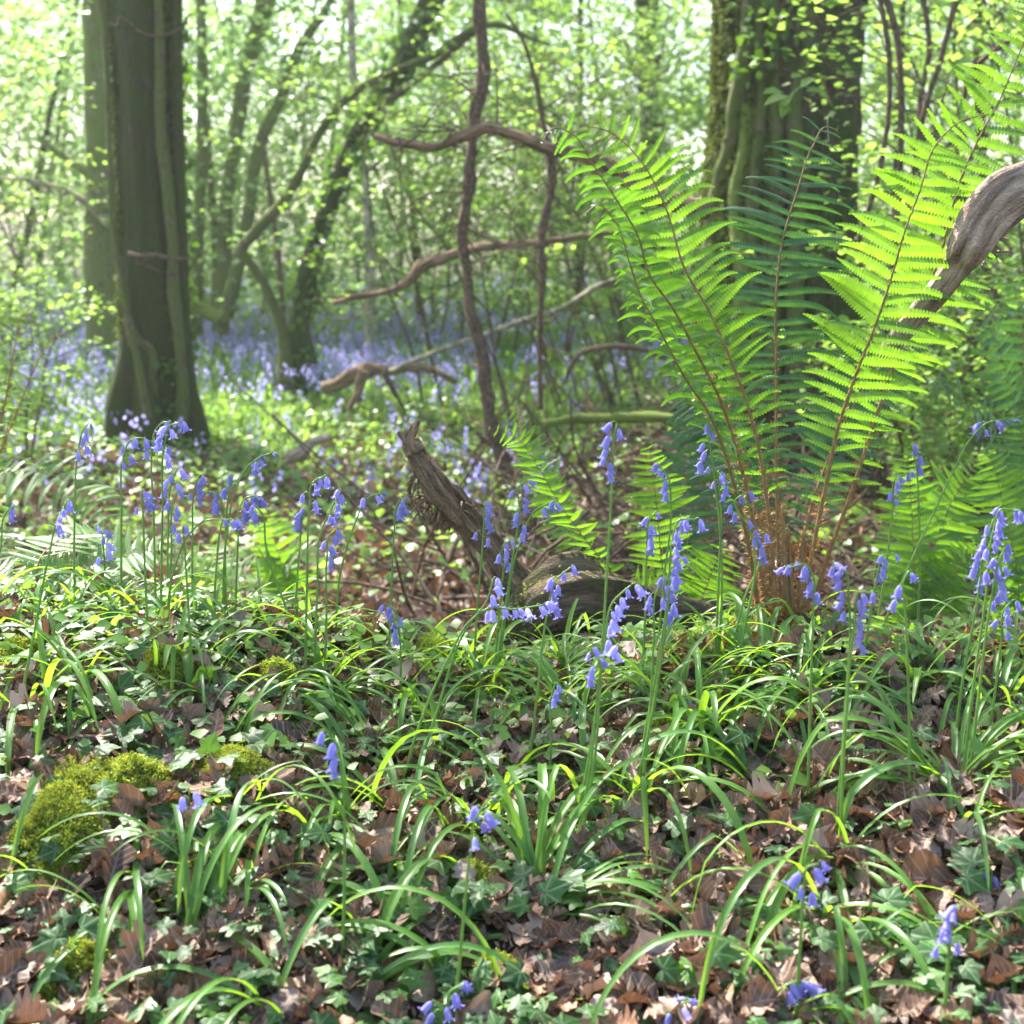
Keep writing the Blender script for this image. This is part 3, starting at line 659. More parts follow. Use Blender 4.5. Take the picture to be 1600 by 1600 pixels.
t = thing('dead_branch', tuple(P(950, 550, 9)), 'dark low dead branch arching over the mossy log', 'branch')
part_tube(t, P(950, 550, 9), 'wood', [P(x, y, 9) for x, y in ((880, 600), (905, 555), (950, 542), (1000, 545), (1040, 560))], [.01, .017, .018, .017, .016], M['twig'], 10, 40, .25)

# right big tree
D = 9.2
px = [(1245, 800), (1240, 700), (1228, 560), (1222, 420), (1228, 300), (1232, 180), (1236, 60), (1240, -20)]
r5, b5 = trunk_tree('old_ivy_tree', 'massive dark old trunk wrapped in thick ivy stems behind the big fern', px, D, [330, 290, 255, 235, 222, 205, 200, 205], M['bigbark'], 8, 64, .18, 8.5, 1.1, None, 150, grain=.09, crownoff=(2.2, -.6, .5))
vin = [([(1130, 640), (1115, 480), (1122, 330), (1150, 200), (1165, 100), (1178, -20)], .072, 'ivystem'), ([(1190, 640), (1180, 480), (1178, 300), (1192, 160), (1185, -20)], .042, 'ivystem'),
       ([(1205, 640), (1208, 450), (1212, 250), (1214, 100), (1212, -20)], .042, 'ivystem'), ([(1250, 640), (1242, 420), (1246, 280), (1240, 160), (1262, 60), (1258, -20)], .055, 'ivystem'),
       ([(1300, 640), (1306, 450), (1316, 300), (1325, 160), (1330, 60), (1336, -20)], .10, 'bigbark'), ([(1270, 640), (1275, 450), (1290, 300), (1285, 150), (1300, -20)], .07, 'bigbark'),
       ([(1145, 640), (1160, 450), (1158, 380), (1150, 340), (1168, 200), (1140, 60), (1130, -20)], .06, 'mossbark'), ([(1225, 300), (1190, 420), (1235, 560), (1220, 640)], .022, 'twig'), ([(1280, 640), (1240, 480), (1252, 330), (1270, 200)], .02, 'twig')]
for k, (pp, rad, mt) in enumerate(vin):
    def surf(x, y):
        cx = np.interp(y, [a[1] for a in px][::-1], [a[0] for a in px][::-1]); wd = np.interp(y, [-20, 60, 180, 300, 420, 560, 700, 800], [205, 200, 205, 222, 235, 255, 290, 330])/2
        u = np.clip((x-cx)/wd, -.97, .97); return P(x, y, D-wd/F*D*math.sqrt(1-u*u)*1.02)
    part_tube(r5, b5, 'ivy_stem', [surf(x, y) for x, y in pp], [rad*1.2, rad, rad, rad*.9]+[rad*.85]*(len(pp)-4), M[mt], 12, 90, .25, k)
ivy_on(r5, b5, [P(1175, 130, D-.4), P(1200, 60, D-.45), P(1230, -10, D-.45)], [.12]*3, 110, .07, 12, name='young_ivy')
ivy_on(r5, b5, [P(1100, 640, D-.2), P(1095, 500, D-.1), P(1080, 400, D)], [.08]*3, 60, .06, 13)
# moss coat on the lit left flank
def flank_moss():
    r = np.random.default_rng(5); mb = MB(); n = 16000
    y = r.uniform(-20, 560, n); cx = np.interp(y, [a[1] for a in px][::-1], [a[0] for a in px][::-1]); wd = np.interp(y, [-20, 60, 180, 300, 420, 560, 700, 800], [205, 200, 205, 222, 235, 255, 290, 330])/2/F*D
    a = r.uniform(2.7, 4.4, n); dv = np.stack([np.cos(a), np.sin(a)*1.0, 0*a], -1)
    c = np.array([P(float(cc), float(yy), D) for cc, yy in zip(cx, y)])
    p = c+dv*(wd*r.uniform(.97, 1.13, n))[:, None]-b5
    scatter(mb, TRI, p, basis(norm(dv*.6+r.normal(size=(n, 3))*.6-[0, 0, .6]), norm(dv+r.normal(size=(n, 3))*.5)), r.uniform(.025, .06, n))
    mb.build('moss_coat', M['moss_dull'], r5)
flank_moss()
# little leafy shoot in front of trunk
t = thing('leafy_shoot', tuple(P(1215, 150, 5.8)), 'small pale leafy shoot in front of the massive trunk', 'shoot')
mb = MB(); b = P(1215, 150, 5.8); tube(mb, [P(1235, 175, 5.9)-b, P(1235, 150, 5.8)-b, P(1255, 135, 5.8)-b, P(1272, 140, 5.8)-b], [.004, .004, .003, .002], 5, n=12); mb.build('stem', M['stem'], t)
mb = MB(); q = [P(x, y, 5.8)-b for x, y in ((1232, 150), (1225, 145), (1240, 148), (1250, 138), (1258, 142), (1268, 138), (1235, 160))]
scatter(mb, QL, np.array(q), basis(np.array([[-1, 0, -.2], [-1, -.3, .1], [-.8, .1, -.7], [.6, 0, .6], [1, 0, 0], [1, 0, -.4], [-.6, -.2, -.8]]), np.array([[0, -.6, 1]]*7)), np.array([.1, .09, .08, .07, .08, .08, .07])); mb.build('leaves', M['young'], t)

# background tree at centre top and other slim far trunks
trunk_tree('distant_tree', 'dim broad distant trunk in the gap left of the massive trunk', [(1020, 330), (1016, 200), (1012, 60), (1010, 0)], 22, [40, 34, 34, 34], M['oakbark'], 9, 12, .12, 9, 1.1)
far = [(60, 24), (100, 30), (420, 24), (455, 30), (505, 26), (620, 28), (655, 22), (700, 30), (870, 24), (905, 20), (960, 28), (1050, 26), (1390, 16), (1450, 22), (1480, 19), (1530, 15), (1575, 21), (540, 33), (20, 20), (810, 27)]
for k, (x0, d) in enumerate(far):
    r = np.random.default_rng(k+90); lean = r.normal()*35; base = P(x0, 470, d); wpx = r.uniform(.05, .13)*F/d
    trunk_tree('slender_tree', 'slender blurred tree stem standing in the far woodland', [(x0, 480), (x0+lean*.2+r.normal()*5, 330), (x0+lean*.6, 160), (x0+lean, -10)], d, [wpx*1.2, wpx, wpx*.8, wpx*.7], M['greenbark'] if k % 3 else M['oakbark'], 10+k, 8, .1, 9, .9, n=24, group='slender stems in the far woodland')
# crowns nearer and around the view: big trees beside and behind the camera that shade the bank
for k, (x, y, z, s) in enumerate(((-5.2, 6.2, 7.0, .95), (-7.5, 11, 8, 1.2), (6, 5.5, 7, 1.0), (6, 11, 8, 1.2))):
    base = np.array([x, y, float(G(x, y))]); t = thing('oak_tree', tuple(base), 'tall oak beside the view, its crown shading the bank', 'tree', 'tall oaks shading the bank')
    mb = MB(); tube(mb, [[0, 0, -.1], [.05, 0, 2], [-.05, .1, 5], [0, 0, z]], [.22, .17, .13, .08], 14, n=40, rough=.12, seed=k); mb.build('trunk', M['oakbark'], t)
    mb = MB(); limbs(mb, np.array([0, 0, z]), .07, 6, 2.2, 1.2, np.random.default_rng(k)); mb.build('branches', M['oakbark'], t)
    link('crown', CROWN[k % 3], t, (0, 0, z+.6), (0, 0, k*1.3), s)

# ------------------------------------------------------------------ understorey saplings (hazel, hornbeam)
def sapling(seed, height, nst, leaf, per):
    r = np.random.default_rng(seed); ms = MB(); ml = MB(); lp = []
    def twig(b, d, L, r0, lev):
        n = 6; pts = [b]; dv = d.copy()
        for k in range(n):
            dv = norm(dv+r.normal(size=3)*.13+np.array([0, 0, .05 if lev == 0 else -.02])); pts.append(pts[-1]+dv*L/n)
        tube(ms, pts, np.linspace(r0, r0*.35, n+1), 5, n=14, cap=False)
        Q = catmull(np.array(pts), 20)
        if lev < 2:
            for k in range(9 if lev == 0 else 4):
                i = r.integers(5, 20); a = r.uniform(0, 6.283); sd = norm(np.array([math.cos(a), math.sin(a), .25])+.4*dv)
                twig(Q[i], sd, L*r.uniform(.25, .5), r0*.4, lev+1)
        if lev >= 1:
            for k in range(per): lp.append(Q[r.integers(3, 20)]+r.normal(size=3)*[.03, .03, .02])
    for k in range(nst):
        a = r.uniform(0, 6.283); twig(np.array([r.normal()*.08, r.normal()*.08, -.05]), norm(np.array([math.cos(a)*.35, math.sin(a)*.35, 1])), height*r.uniform(.7, 1), r.uniform(.009, .018), 0)
    lp = np.array(lp); n = len(lp)
    scatter(ml, QR, lp, basis(norm(r.normal(size=(n, 3))*[1, 1, .25]), norm(np.array([0, 0, 1])+r.normal(size=(n, 3))*.3)), r.uniform(leaf*.6, leaf*1.15, n))
    return ms.mesh('stems', M['twig']), ml.mesh('leaves', M['hazel'])
SAP = [sapling(k, 3.6, 3, .062, 8) for k in range(4)]+[sapling(10+k, 1.5, 4, .05, 8) for k in range(2)]
sp = [(690, 12, 1, .9), (800, 10.6, 2, .9), (880, 12, 3, 1), (990, 12, 1, .9), (1530, 9.5, 3, 1), (1590, 8.5, 0, 1.), (1640, 7.5, 1, 1), (1640, 9, 2, 1.1), (1620, 7, 3, .9),
      (20, 13, 0, 1), (90, 15, 1, 1.1), (40, 19, 2, 1.2), (110, 22, 3, 1.3), (340, 23, 0, 1.4), (430, 22, 1, 1.4), (520, 22, 2, 1.4), (600, 20, 3, 1.3), (690, 18, 0, 1.2), (780, 17, 1, 1.2), (880, 16, 2, 1.2), (960, 15, 3, 1.1), (1050, 15, 0, 1.2),
      (1420, 12, 2, 1.2), (1500, 13, 3, 1.2), (1600, 12, 0, 1.1), (560, 24, 1, 1.5), (460, 24, 2, 1.5), (270, 24, 3, 1.5), (720, 22, 0, 1.4), (900, 20, 1, 1.4), (-40, 16, 1, 1.1), (980, 17, 2, 1.3), (180, 26, 0, 1.5), (800, 26, 3, 1.5), (640, 27, 2, 1.5)]
lo = [(960, 12, 4), (1430, 7.5, 4), (1500, 6.4, 5), (1570, 7.5, 4), (20, 9.5, 5), (-20, 12, 4)]
for k, (x0, d, j, s) in enumerate(sp+[(a, b, c, 1.) for a, b, c in lo]):
    g = gnd(x0, d); low = j > 3
    t = thing('low_shrub' if low else 'hazel_sapling', tuple(g), 'knee high leafy shrub growing beyond the bank' if low else 'thin hazel sapling with pale green spring leaves in the woodland behind', 'shrub' if low else 'sapling', 'low shrubs beyond the bank' if low else 'hazel saplings behind the bank')
    t.rotation_euler = (0, 0, k*1.9)
    link('stems', SAP[j][0], t, sc=s); link('leaves', SAP[j][1], t, sc=s)
# thin brown whips at the upper right
for k, (pp, d) in enumerate((([(1380, -20), (1402, 60), (1408, 150), (1404, 300), (1395, 420)], 6.2), ([(1372, -20), (1390, 100), (1378, 250), (1340, 380)], 6.6), ([(1500, -20), (1470, 90), (1440, 190), (1420, 330)], 6.9), ([(1580, 60), (1520, 110), (1500, 200), (1490, 330)], 6.5), ([(1440, -20), (1452, 80), (1438, 160), (1450, 260)], 7.4))):
    t = thing('thin_vine', tuple(P(*pp[2], d)), ['thin brown vine hanging closest to the right edge of the massive trunk', 'thin vine crossing behind the first, curving towards the massive trunk', 'thin vine slanting down left in the upper right corner', 'forked thin vine nearest the right edge of the view', 'short dark vine hanging between the slanting ones at upper right'][k], 'vine')
    part_tube(t, P(*pp[2], d), 'stem', [P(x, y, d) for x, y in pp], [.014-.002*(k % 2)]*len(pp), M['twig'], 6, 50, .2, k)

# ------------------------------------------------------------------ dead branches on the bank
def ragged(mb, p, dv, n, L, w, r, up=(0, 0, 1)):
    for k in range(n):
        a = norm(np.asarray(dv)+r.normal(size=3)*.35); b = np.asarray(p)+r.normal(size=3)*w; l = L*r.uniform(.4, 1)
        tube(mb, [b, b+a*l*.5+r.normal(size=3)*.003, b+a*l], [w*.22, w*.13, w*.02], 5, n=6, rough=.2, seed=k)
D = 3.15; s = D/F
t = thing('dead_limb', tuple(gnd(950, D)), 'gnarled dead limb with a broken pointed tip rising from a mossy log on the crest', 'dead limb')
b = np.array(t.location)
mb = MB()
lp = [(642, 690, 15), (651, 706, 20), (664, 730, 29), (684, 765, 38), (706, 788, 31), (731, 817, 25), (758, 848, 25), (784, 880, 27), (810, 912, 36), (845, 945, 48), (890, 980, 62), (950, 1000, 66), (1010, 1010, 64)]
tube(mb, [P(x, y, D+.02*i/13)-b for i, (x, y, w_) in enumerate(lp)], [w_*s*(.70 if y < 760 else .66 if x < 800 else .8) for x, y, w_ in lp], 56, n=200, rough=.42, seed=3, grain=.35, rfreq=2.2)
r = np.random.default_rng(3)
for q_, w3, sd_ in ((((650, 706), (642, 688), (646, 672), (653, 656)), (.018, .014, .009, .005), 1), (((648, 704), (638, 690), (630, 682), (622, 675)), (.018, .012, .007, .003), 5)): tube(mb, [P(x, y, D-.01)-b for x, y in q_], w3, 18, n=30, rough=.4, seed=sd_, grain=.2)
ragged(mb, P(634, 684, D)-b, [-.6, 0, .4], 5, .022, .006, r); ragged(mb, P(652, 660, D)-b, [.3, 0, 1], 4, .014, .005, r)
ragged(mb, P(668, 778, D)-b, [-.35, -.2, -.75], 26, .06, .017, r); ragged(mb, P(652, 745, D)-b, [-.3, -.2, -.8], 20, .06, .011, r); ragged(mb, P(690, 800, D)-b, [-.1, -.3, -.8], 18, .05, .014, r); ragged(mb, P(662, 715, D)-b, [.45, -.2, -.9], 14, .09, .009, r); ragged(mb, P(712, 790, D-.02)-b, [.5, -.1, -.8], 14, .08, .012, r)
mb.build('broken_limb', M['deadwood'], t)
mb = MB(); tube(mb, [P(x, y, D+e)-b for x, y, e in ((790, 1015, -.05), (828, 968, -.04), (885, 942, -.02), (945, 955, .03), (1030, 962, .12), (1130, 965, .22))], [.03, .065, .088, .085, .055, .04], 56, n=160, rough=.3, seed=7, grain=.22, rfreq=2.5)
mb.build('log', M['logwood'], t)
mb = MB(); r = np.random.default_rng(8); n = 3200; tt = r.random(n)
cx = np.interp(tt, [0, 1], [760, 870]); cyy = np.interp(tt, [0, 1], [1010, 935]); p = np.array([P(a+r.normal()*14, c+r.normal()*16, D-.07+r.normal()*.012) for a, c in zip(cx, cyy)])-b
scatter(mb, TRI, p, basis(randdir(n, .5), norm([0, -1, .5]+r.normal(size=(n, 3))*.5)), r.uniform(.005, .011, n)); mb.build('moss', M['moss'], t)
# right dead bough
D = 2.68; s = D/F
t = thing('dead_bough', tuple(P(1540, 340, D)), 'thick bleached dead bough entering from the right edge with a frayed broken end', 'dead bough'); b = np.array(t.location); mb = MB()
lp = [(1690, 250, 34), (1640, 272, 37), (1600, 291, 39), (1560, 314, 43), (1532, 345, 40), (1515, 378, 33), (1500, 408, 22), (1478, 440, 19), (1445, 480, 17), (1410, 520, 15), (1380, 560, 12)]
tube(mb, [P(x, y, D+.03*max(0, i-5))-b for i, (x, y, w_) in enumerate(lp)], [w_*s for x, y, w_ in lp], 48, n=150, rough=.22, seed=11, grain=.10, rfreq=5)
r = np.random.default_rng(13)
for q, dv, L in (((1515, 345), (-.6, -.4, -.5), .04), ((1512, 375), (-.5, -.5, -.8), .05), ((1555, 372), (.7, -.3, -.5), .04), ((1535, 392), (.4, -.4, -.9), .04)): ragged(mb, P(*q, D+.02)-b, dv, 10, L, .011, r)
mb.build('wood', M['barewood'], t)

# ------------------------------------------------------------------ ferns
def frond(parent, pts, nrm, maxlen, npair, start=.18, droop=.35, mat='fern', r0=.0064, up=.22, scales=True, seed=0, asym=1., width=.20, label=None, curlup=0, fwd=.0, tipmin=.06, stipe='stipe', vary=.10):
    r = np.random.default_rng(seed); b = np.array(parent.location)
    Q = catmull(np.asarray(pts)-b, 160); T, _, _ = frames(Q)
    mb = MB(); rad = r0*(1-np.linspace(0, 1, 160)**.6*.85); tube(mb, Q, rad, 7, n=None, cap=True)
    o = mb.build('frond', M[stipe], parent)
    if label: o['label'] = label
    nn = np.asarray(nrm, float)
    ml = MB()
    tt = start+(1-start)*(np.linspace(0, 1, npair)**.88)
    for k, t_ in enumerate(tt):
        i = min(159, int(t_*159)); c = Q[i]; T0 = T[i]; n0 = norm(nn-T0*(nn@T0)); side = np.cross(T0, n0)
        u = (t_-start)/(1-start)
        prof = min(1., .42+1.5*u)*min(1, (1-u)**.7*2.1+tipmin)
        for sg in (-1, 1):
            L = maxlen*prof*(asym if sg > 0 else 1)*(1+r.normal()*vary)
            if L < .004 or r.random() < .015: continue
            if r.random() < .03: L *= .6
            M_ = max(5, int(L/.0062)); s = np.linspace(0, 1, M_+1)
            a0 = up+r.normal()*.09; d0 = norm(side*sg*math.cos(a0)+T0*math.sin(a0)+n0*(fwd+r.normal()*.14))
            dr = droop*(1+r.normal()*.28)
            step = d0[None]+np.array([0, 0, -1.])*(dr*s[:, None]**2.2)+n0[None]*curlup*s[:, None]+T0[None]*.25*s[:, None]**2
            step = norm(step)*L/M_; cen = c+np.vstack([[0, 0, 0], np.cumsum(step[:-1], 0)])
            ax = norm(step); pn = norm(np.cross(ax, T0[None])*-sg*1.0); pn = np.where((pn@n0)[:, None] < 0, -pn, pn)
            lat = np.cross(pn, ax); tw = r.normal()*.28; pn = norm(pn+lat*tw); lat = np.cross(pn, ax)
            wd = L*width*.5*(np.minimum(1, .75+s*1.2))*(1-s**2.2)+.0008; wd = np.minimum(wd, .0125)
            for q in (-1, 1):
                a = cen[:-1]; bb = cen[1:]; A = a+(bb-a)*.04; Bp = a+(bb-a)*.98
                w0 = wd[:-1, None]; la = lat[:-1]*q; dz = -pn[:-1]*w0*.22; ad = (bb-a)
                m1 = A+la*w0*.6+ad*.12+dz*.4; m2 = Bp+la*w0*.6+ad*.10+dz*.4; t1 = A+la*w0+ad*.42+dz; t2 = A+la*w0*.98+ad*.78+dz
                V = np.stack([A, Bp, m2, t2, t1, m1], 1).reshape(-1, 3); off = (np.arange(M_)*6)[:, None]
                f1 = np.array([[0, 1, 2, 5]])+off; f2 = np.array([[5, 2, 3, 4]])+off
                if q*sg > 0: f1 = f1[:, ::-1]; f2 = f2[:, ::-1]
                ml.add(V, [f1, f2])
    ml.build('leaflets', M[mat], o)
    if scales:
        ms = MB(); n = 420; i = (r.random(n)**1.5*90).astype(int); dv = randdir(n, 0, r); dv = norm(dv-T[i]*np.sum(dv*T[i], 1, keepdims=True)); sz = r.uniform(.005, .013, n)*np.where(i < 45, 1.25, .75)
        scatter(ms, TRI, Q[i]+dv*r0*.7, basis(norm(dv*.7+T[i]*r.uniform(-.2, .9, n)[:, None]), T[i]), np.stack([sz*.55, sz, sz], -1)); ms.build('scales', M['scale'], o)
    return o
def pl(pp, d0, d1, base=None):
    """pixel polyline (base to tip) with depth running d0 -> d1"""
    n = len(pp); L = np.r_[0, np.cumsum([math.hypot(pp[i+1][0]-pp[i][0], pp[i+1][1]-pp[i][1]) for i in range(n-1)])]; L = L/L[-1]
    return [P(x, y, d0+(d1-d0)*l) for (x, y), l in zip(pp, L)]
D = 2.78
g = P(1228, 985, D); g[2] = float(G(g[0], D))-.01
t = thing('male_fern', tuple(g), 'tall bright green fern with arching fronds rising from a rusty crown on the bank', 'fern'); FERN = t
mf = (0, -1, .15)
frond(t, pl([(1200, 1000), (1178, 820), (1150, 700), (1125, 625), (1085, 545), (1050, 480), (1015, 430), (995, 365), (965, 315), (925, 255), (895, 210), (865, 200), (846, 222)], D, D-.25), (-.80, -.45, .35), .10, 40, .27, 1.3, 'fern_shaded', seed=1, width=.17)
frond(t, pl([(1212, 1000), (1206, 860), (1185, 700), (1170, 640), (1145, 570), (1110, 490), (1070, 420), (1040, 325), (1000, 250), (950, 205), (905, 195)], D-.03, D+.05), (-.35, -.9, .2), .112, 37, .27, .9, seed=2, asym=1., width=.17, up=.3)
frond(t, pl([(1192, 1000), (1165, 830), (1130, 700), (1110, 650), (1070, 590), (1030, 515), (1000, 460), (985, 415), (960, 345), (935, 320), (913, 335)], D-.06, D-.35), (-.85, -.4, .3), .09, 35, .25, 1.3, 'fern_shaded', seed=3, width=.17)
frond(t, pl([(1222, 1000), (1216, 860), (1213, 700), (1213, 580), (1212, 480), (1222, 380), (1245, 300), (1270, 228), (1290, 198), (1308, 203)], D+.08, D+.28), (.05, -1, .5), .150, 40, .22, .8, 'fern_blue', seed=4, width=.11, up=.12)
frond(t, pl([(1244, 1000), (1266, 880), (1290, 760), (1315, 650), (1335, 592), (1370, 502), (1394, 430), (1414, 361), (1438, 296), (1462, 227), (1500, 190), (1545, 178)], D-.02, D-.10), (.05, -1, .1), .122, 34, .27, .65, seed=5, width=.18)
frond(t, pl([(1258, 1000), (1290, 880), (1330, 770), (1370, 647), (1390, 588), (1418, 523), (1449, 454), (1473, 385), (1487, 330), (1504, 272), (1531, 213), (1559, 162), (1586, 100), (1610, 40), (1640, -30)], D+.03, D+.12), (.1, -1, .15), .122, 38, .25, .65, seed=6, width=.18)
frond(t, pl([(1208, 1000), (1190, 850), (1155, 700), (1130, 620), (1092, 520), (1055, 440), (1020, 375), (985, 300), (955, 250)], D+.04, D+.2), (-.6, -.7, .3), .095, 30, .27, 1.0, 'fern_shaded', seed=21, width=.17)
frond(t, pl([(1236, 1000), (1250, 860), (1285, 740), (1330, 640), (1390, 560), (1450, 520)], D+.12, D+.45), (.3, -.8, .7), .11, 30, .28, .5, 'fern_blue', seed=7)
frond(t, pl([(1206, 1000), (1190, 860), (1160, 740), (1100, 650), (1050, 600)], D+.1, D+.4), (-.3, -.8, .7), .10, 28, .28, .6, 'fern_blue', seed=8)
for k, (a, b_) in enumerate((((1216, 1000), (1196, 850)), ((1240, 1000), (1232, 830)), ((1228, 1000), (1240, 860)), ((1198, 1000), (1180, 840)), ((1205, 1000), (1192, 800)), ((1232, 1000), (1222, 790)), ((1250, 1000), (1268, 850)), ((1246, 1000), (1256, 830)))):   # old cut stalks
    mb = MB(); q = np.array(t.location); tube(mb, [P(*a, D+.02)-q, (P(*a, D)+P(*b_, D+.05))/2-q, P(*b_, D+.05)-q], [.0065, .0055, .003], 7, n=20, rough=.1); o_ = mb.build('old_stalk', M['stipe'], t); r_ = np.random.default_rng(k); mb = MB(); q0 = P(*a, D+.02)-q; q1 = P(*b_, D+.05)-q; tt_ = r_.random(220)[:, None]; dv_ = randdir(220, 0, r_); sz_ = r_.uniform(.006, .013, 220); scatter(mb, TRI, q0*(1-tt_)+q1*tt_+dv_*.004, basis(dv_+[0, 0, .5], randdir(220, 0, r_)), np.stack([sz_*.55, sz_, sz_], -1)); mb.build('scales', M['scale'], o_)
mb = MB(); r = np.random.default_rng(2); n = 2600; q = r.normal(size=(n, 3))*[.045, .04, .03]; q[:, 2] = np.abs(q[:, 2])*1.0+.0
dv = randdir(n, .6, r); scatter(mb, TRI, q, basis(dv, randdir(n)), np.stack([r.uniform(.004, .008, n)]*3, -1)*[1, 3, 1]); mb.build('rusty_crown', M['scale'], t)
# brown broken fern litter round the crown
mb = MB(); n = 2600; x = g[0]+rng.normal(size=n)*.28-.08; y = g[1]-.06+rng.normal(size=n)*.09; scatter(mb, TRI, np.stack([x, y, G(x, y)+rng.random(n)*.03+.01], -1), basis(randdir(n)*[1, 1, .3], norm([0, 0, 1]+rng.normal(size=(n, 3))*.5)), np.stack([rng.uniform(.006, .012, n)]*3, -1)*[1, 3, 1])
tag(mb.build('dead_fern_fragments', M['scale'], smooth=False), 'rusty brown fragments of dead fern littering the soil under the big fern', 'leaf litter', kind='stuff')

def fern(name, label, base_px, d, fr, mat='fern', scales=False, group=None):
    g = gnd(base_px, d); t = thing(name, tuple(g), label, 'fern', group)
    for k, (pp, d1, nrm, L, npair, kw) in enumerate(fr):
        pts = [g+np.array([0, 0, .0])]+pl(pp, d, d1)
        frond(t, pts, nrm, L, npair, scales=scales, seed=k+len(label), **{**dict(mat=mat, r0=.003, start=.2, stipe='stipe', width=.2), **kw})
    return t
fern('male_fern', 'green fern just left of the big fern, its young tip curled behind bluebells', 1070, 3.45,
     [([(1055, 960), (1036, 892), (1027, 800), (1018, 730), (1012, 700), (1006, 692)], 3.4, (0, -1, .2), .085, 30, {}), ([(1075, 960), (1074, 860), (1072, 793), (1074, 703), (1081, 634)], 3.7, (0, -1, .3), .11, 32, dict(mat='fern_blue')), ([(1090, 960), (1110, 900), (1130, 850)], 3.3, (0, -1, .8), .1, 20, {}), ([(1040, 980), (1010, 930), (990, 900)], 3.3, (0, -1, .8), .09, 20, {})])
fern('male_fern', 'leaning narrow fern frond beside the gnarled dead limb', 1010, 3.2,
     [([(998, 995), (960, 902), (912, 840), (871, 782), (837, 724), (809, 686), (765, 669)], 3.1, (-.75, -.5, .2), .075, 34, dict(start=.12, droop=.25)), ([(990, 1000), (950, 930), (900, 850), (850, 760), (825, 690), (785, 641)], 3.5, (-.5, -.8, .3), .06, 34, dict(start=.3))])
fern('male_fern', 'yellow green fern behind the crest right of the big fern', 1440, 3.45,
     [([(1432, 947), (1428, 875), (1425, 806), (1421, 744), (1418, 700)], 3.5, (0, -1, .3), .10, 34, dict(start=.1)), ([(1440, 947), (1456, 868), (1480, 799), (1507, 750), (1530, 720)], 3.6, (.1, -1, .3), .12, 34, dict(start=.1)), ([(1420, 950), (1400, 880), (1385, 820)], 3.7, (0, -1, .5), .09, 24, dict(start=.1)), ([(1450, 960), (1490, 900), (1530, 850)], 3.4, (0, -1, .6), .09, 26, dict(start=.1))])
fern('male_fern', 'yellow green fern at the right edge behind the tall bluebell cluster', 1600, 3.5,
     [([(1590, 900), (1570, 800), (1555, 737), (1541, 700)], 3.5, (0, -1, .3), .11, 30, dict(start=.1)), ([(1610, 900), (1610, 800), (1600, 700), (1585, 640)], 3.7, (0, -1, .3), .12, 30, dict(start=.1)), ([(1580, 930), (1530, 880), (1500, 860)], 3.4, (0, -1, .6), .09, 24, dict(start=.1))])
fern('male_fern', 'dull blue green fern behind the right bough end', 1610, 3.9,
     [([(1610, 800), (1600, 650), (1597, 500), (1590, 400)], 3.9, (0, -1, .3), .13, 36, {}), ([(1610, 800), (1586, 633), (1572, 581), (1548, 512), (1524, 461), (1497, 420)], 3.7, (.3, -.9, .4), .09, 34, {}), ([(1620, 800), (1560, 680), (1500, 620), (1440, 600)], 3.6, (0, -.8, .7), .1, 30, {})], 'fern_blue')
fern('young_fern', 'young brown stalked fern with curled tips at the left edge', -40, 4.0,
     [([(-20, 720), (5, 640), (18, 570), (29, 515), (36, 491), (46, 492), (53, 506)], 4.0, (0, -1, .2), .075, 24, dict(r0=.007, start=.15, width=.12, stipe='scale')), ([(-20, 760), (20, 660), (48, 590), (70, 545), (82, 527), (98, 522), (105, 534)], 4.0, (0, -1, .2), .075, 24, dict(r0=.007, start=.15, width=.12, stipe='scale')),
      ([(-30, 700), (-20, 560), (-12, 460), (0, 418), (14, 418), (24, 432)], 4.2, (0, -1, .2), .06, 20, dict(r0=.006, start=.3, width=.12, stipe='scale')), ([(-40, 740), (5, 690), (18, 650), (28, 632), (22, 628)], 3.9, (0, -1, .2), .01, 10, dict(start=.6, stipe='scale', r0=.006))], 'bracken')
fern('bracken', 'grey green bracken frond arching out from the left edge behind the bluebells', -60, 3.9,
     [([(-40, 780), (0, 742), (60, 738), (120, 760), (165, 800), (190, 850)], 3.7, (.2, -.5, .8), .13, 30, dict(droop=.8, width=.22)), ([(-40, 820), (0, 850), (40, 880), (70, 900)], 3.4, (.2, -.3, .9), .1, 20, {}), ([(-40, 760), (-20, 680), (0, 640)], 4.2, (0, -1, .4), .08, 18, {})], 'bracken')
fern('bracken', 'pale flat bracken frond spreading over the crest at the left under bluebells', 60, 2.95,
     [([(60, 905), (110, 890), (170, 875), (230, 862), (260, 858)], 3.05, (0, -.55, .85), .10, 26, dict(start=.05, droop=.1)), ([(50, 930), (0, 900), (-30, 890)], 3.0, (0, -.4, .9), .08, 18, {}), ([(60, 925), (120, 915), (180, 915), (225, 922)], 2.9, (0, -.4, .9), .07, 22, dict(start=.05, droop=.1)), ([(60, 880), (90, 845), (150, 835), (190, 850)], 3.2, (0, -.5, .85), .09, 22, dict(start=.05))], 'bracken')
fern('bracken', 'small bright yellow green fern glowing in the sun beyond the left bluebells', 440, 5.2,
     [([(440, 880), (430, 850), (425, 820), (420, 795)], 5.2, (0, -1, .3), .11, 18, dict(start=.2, width=.3)), ([(445, 880), (470, 860), (500, 850)], 5.1, (0, -.6, .8), .1, 18, dict(width=.3)), ([(435, 885), (410, 870), (380, 870)], 5.1, (0, -.6, .8), .1, 18, dict(width=.3))], 'fern')
fern('bracken', 'low green fern patch between the left bluebells and the bright one', 330, 4.4,
     [([(330, 930), (300, 890), (260, 870)], 4.3, (0, -.6, .8), .12, 20, {}), ([(330, 930), (360, 890), (400, 880)], 4.3, (0, -.6, .8), .12, 20, {}), ([(330, 930), (335, 890), (340, 850)], 4.6, (0, -.6, .8), .12, 20, {})], 'bracken')
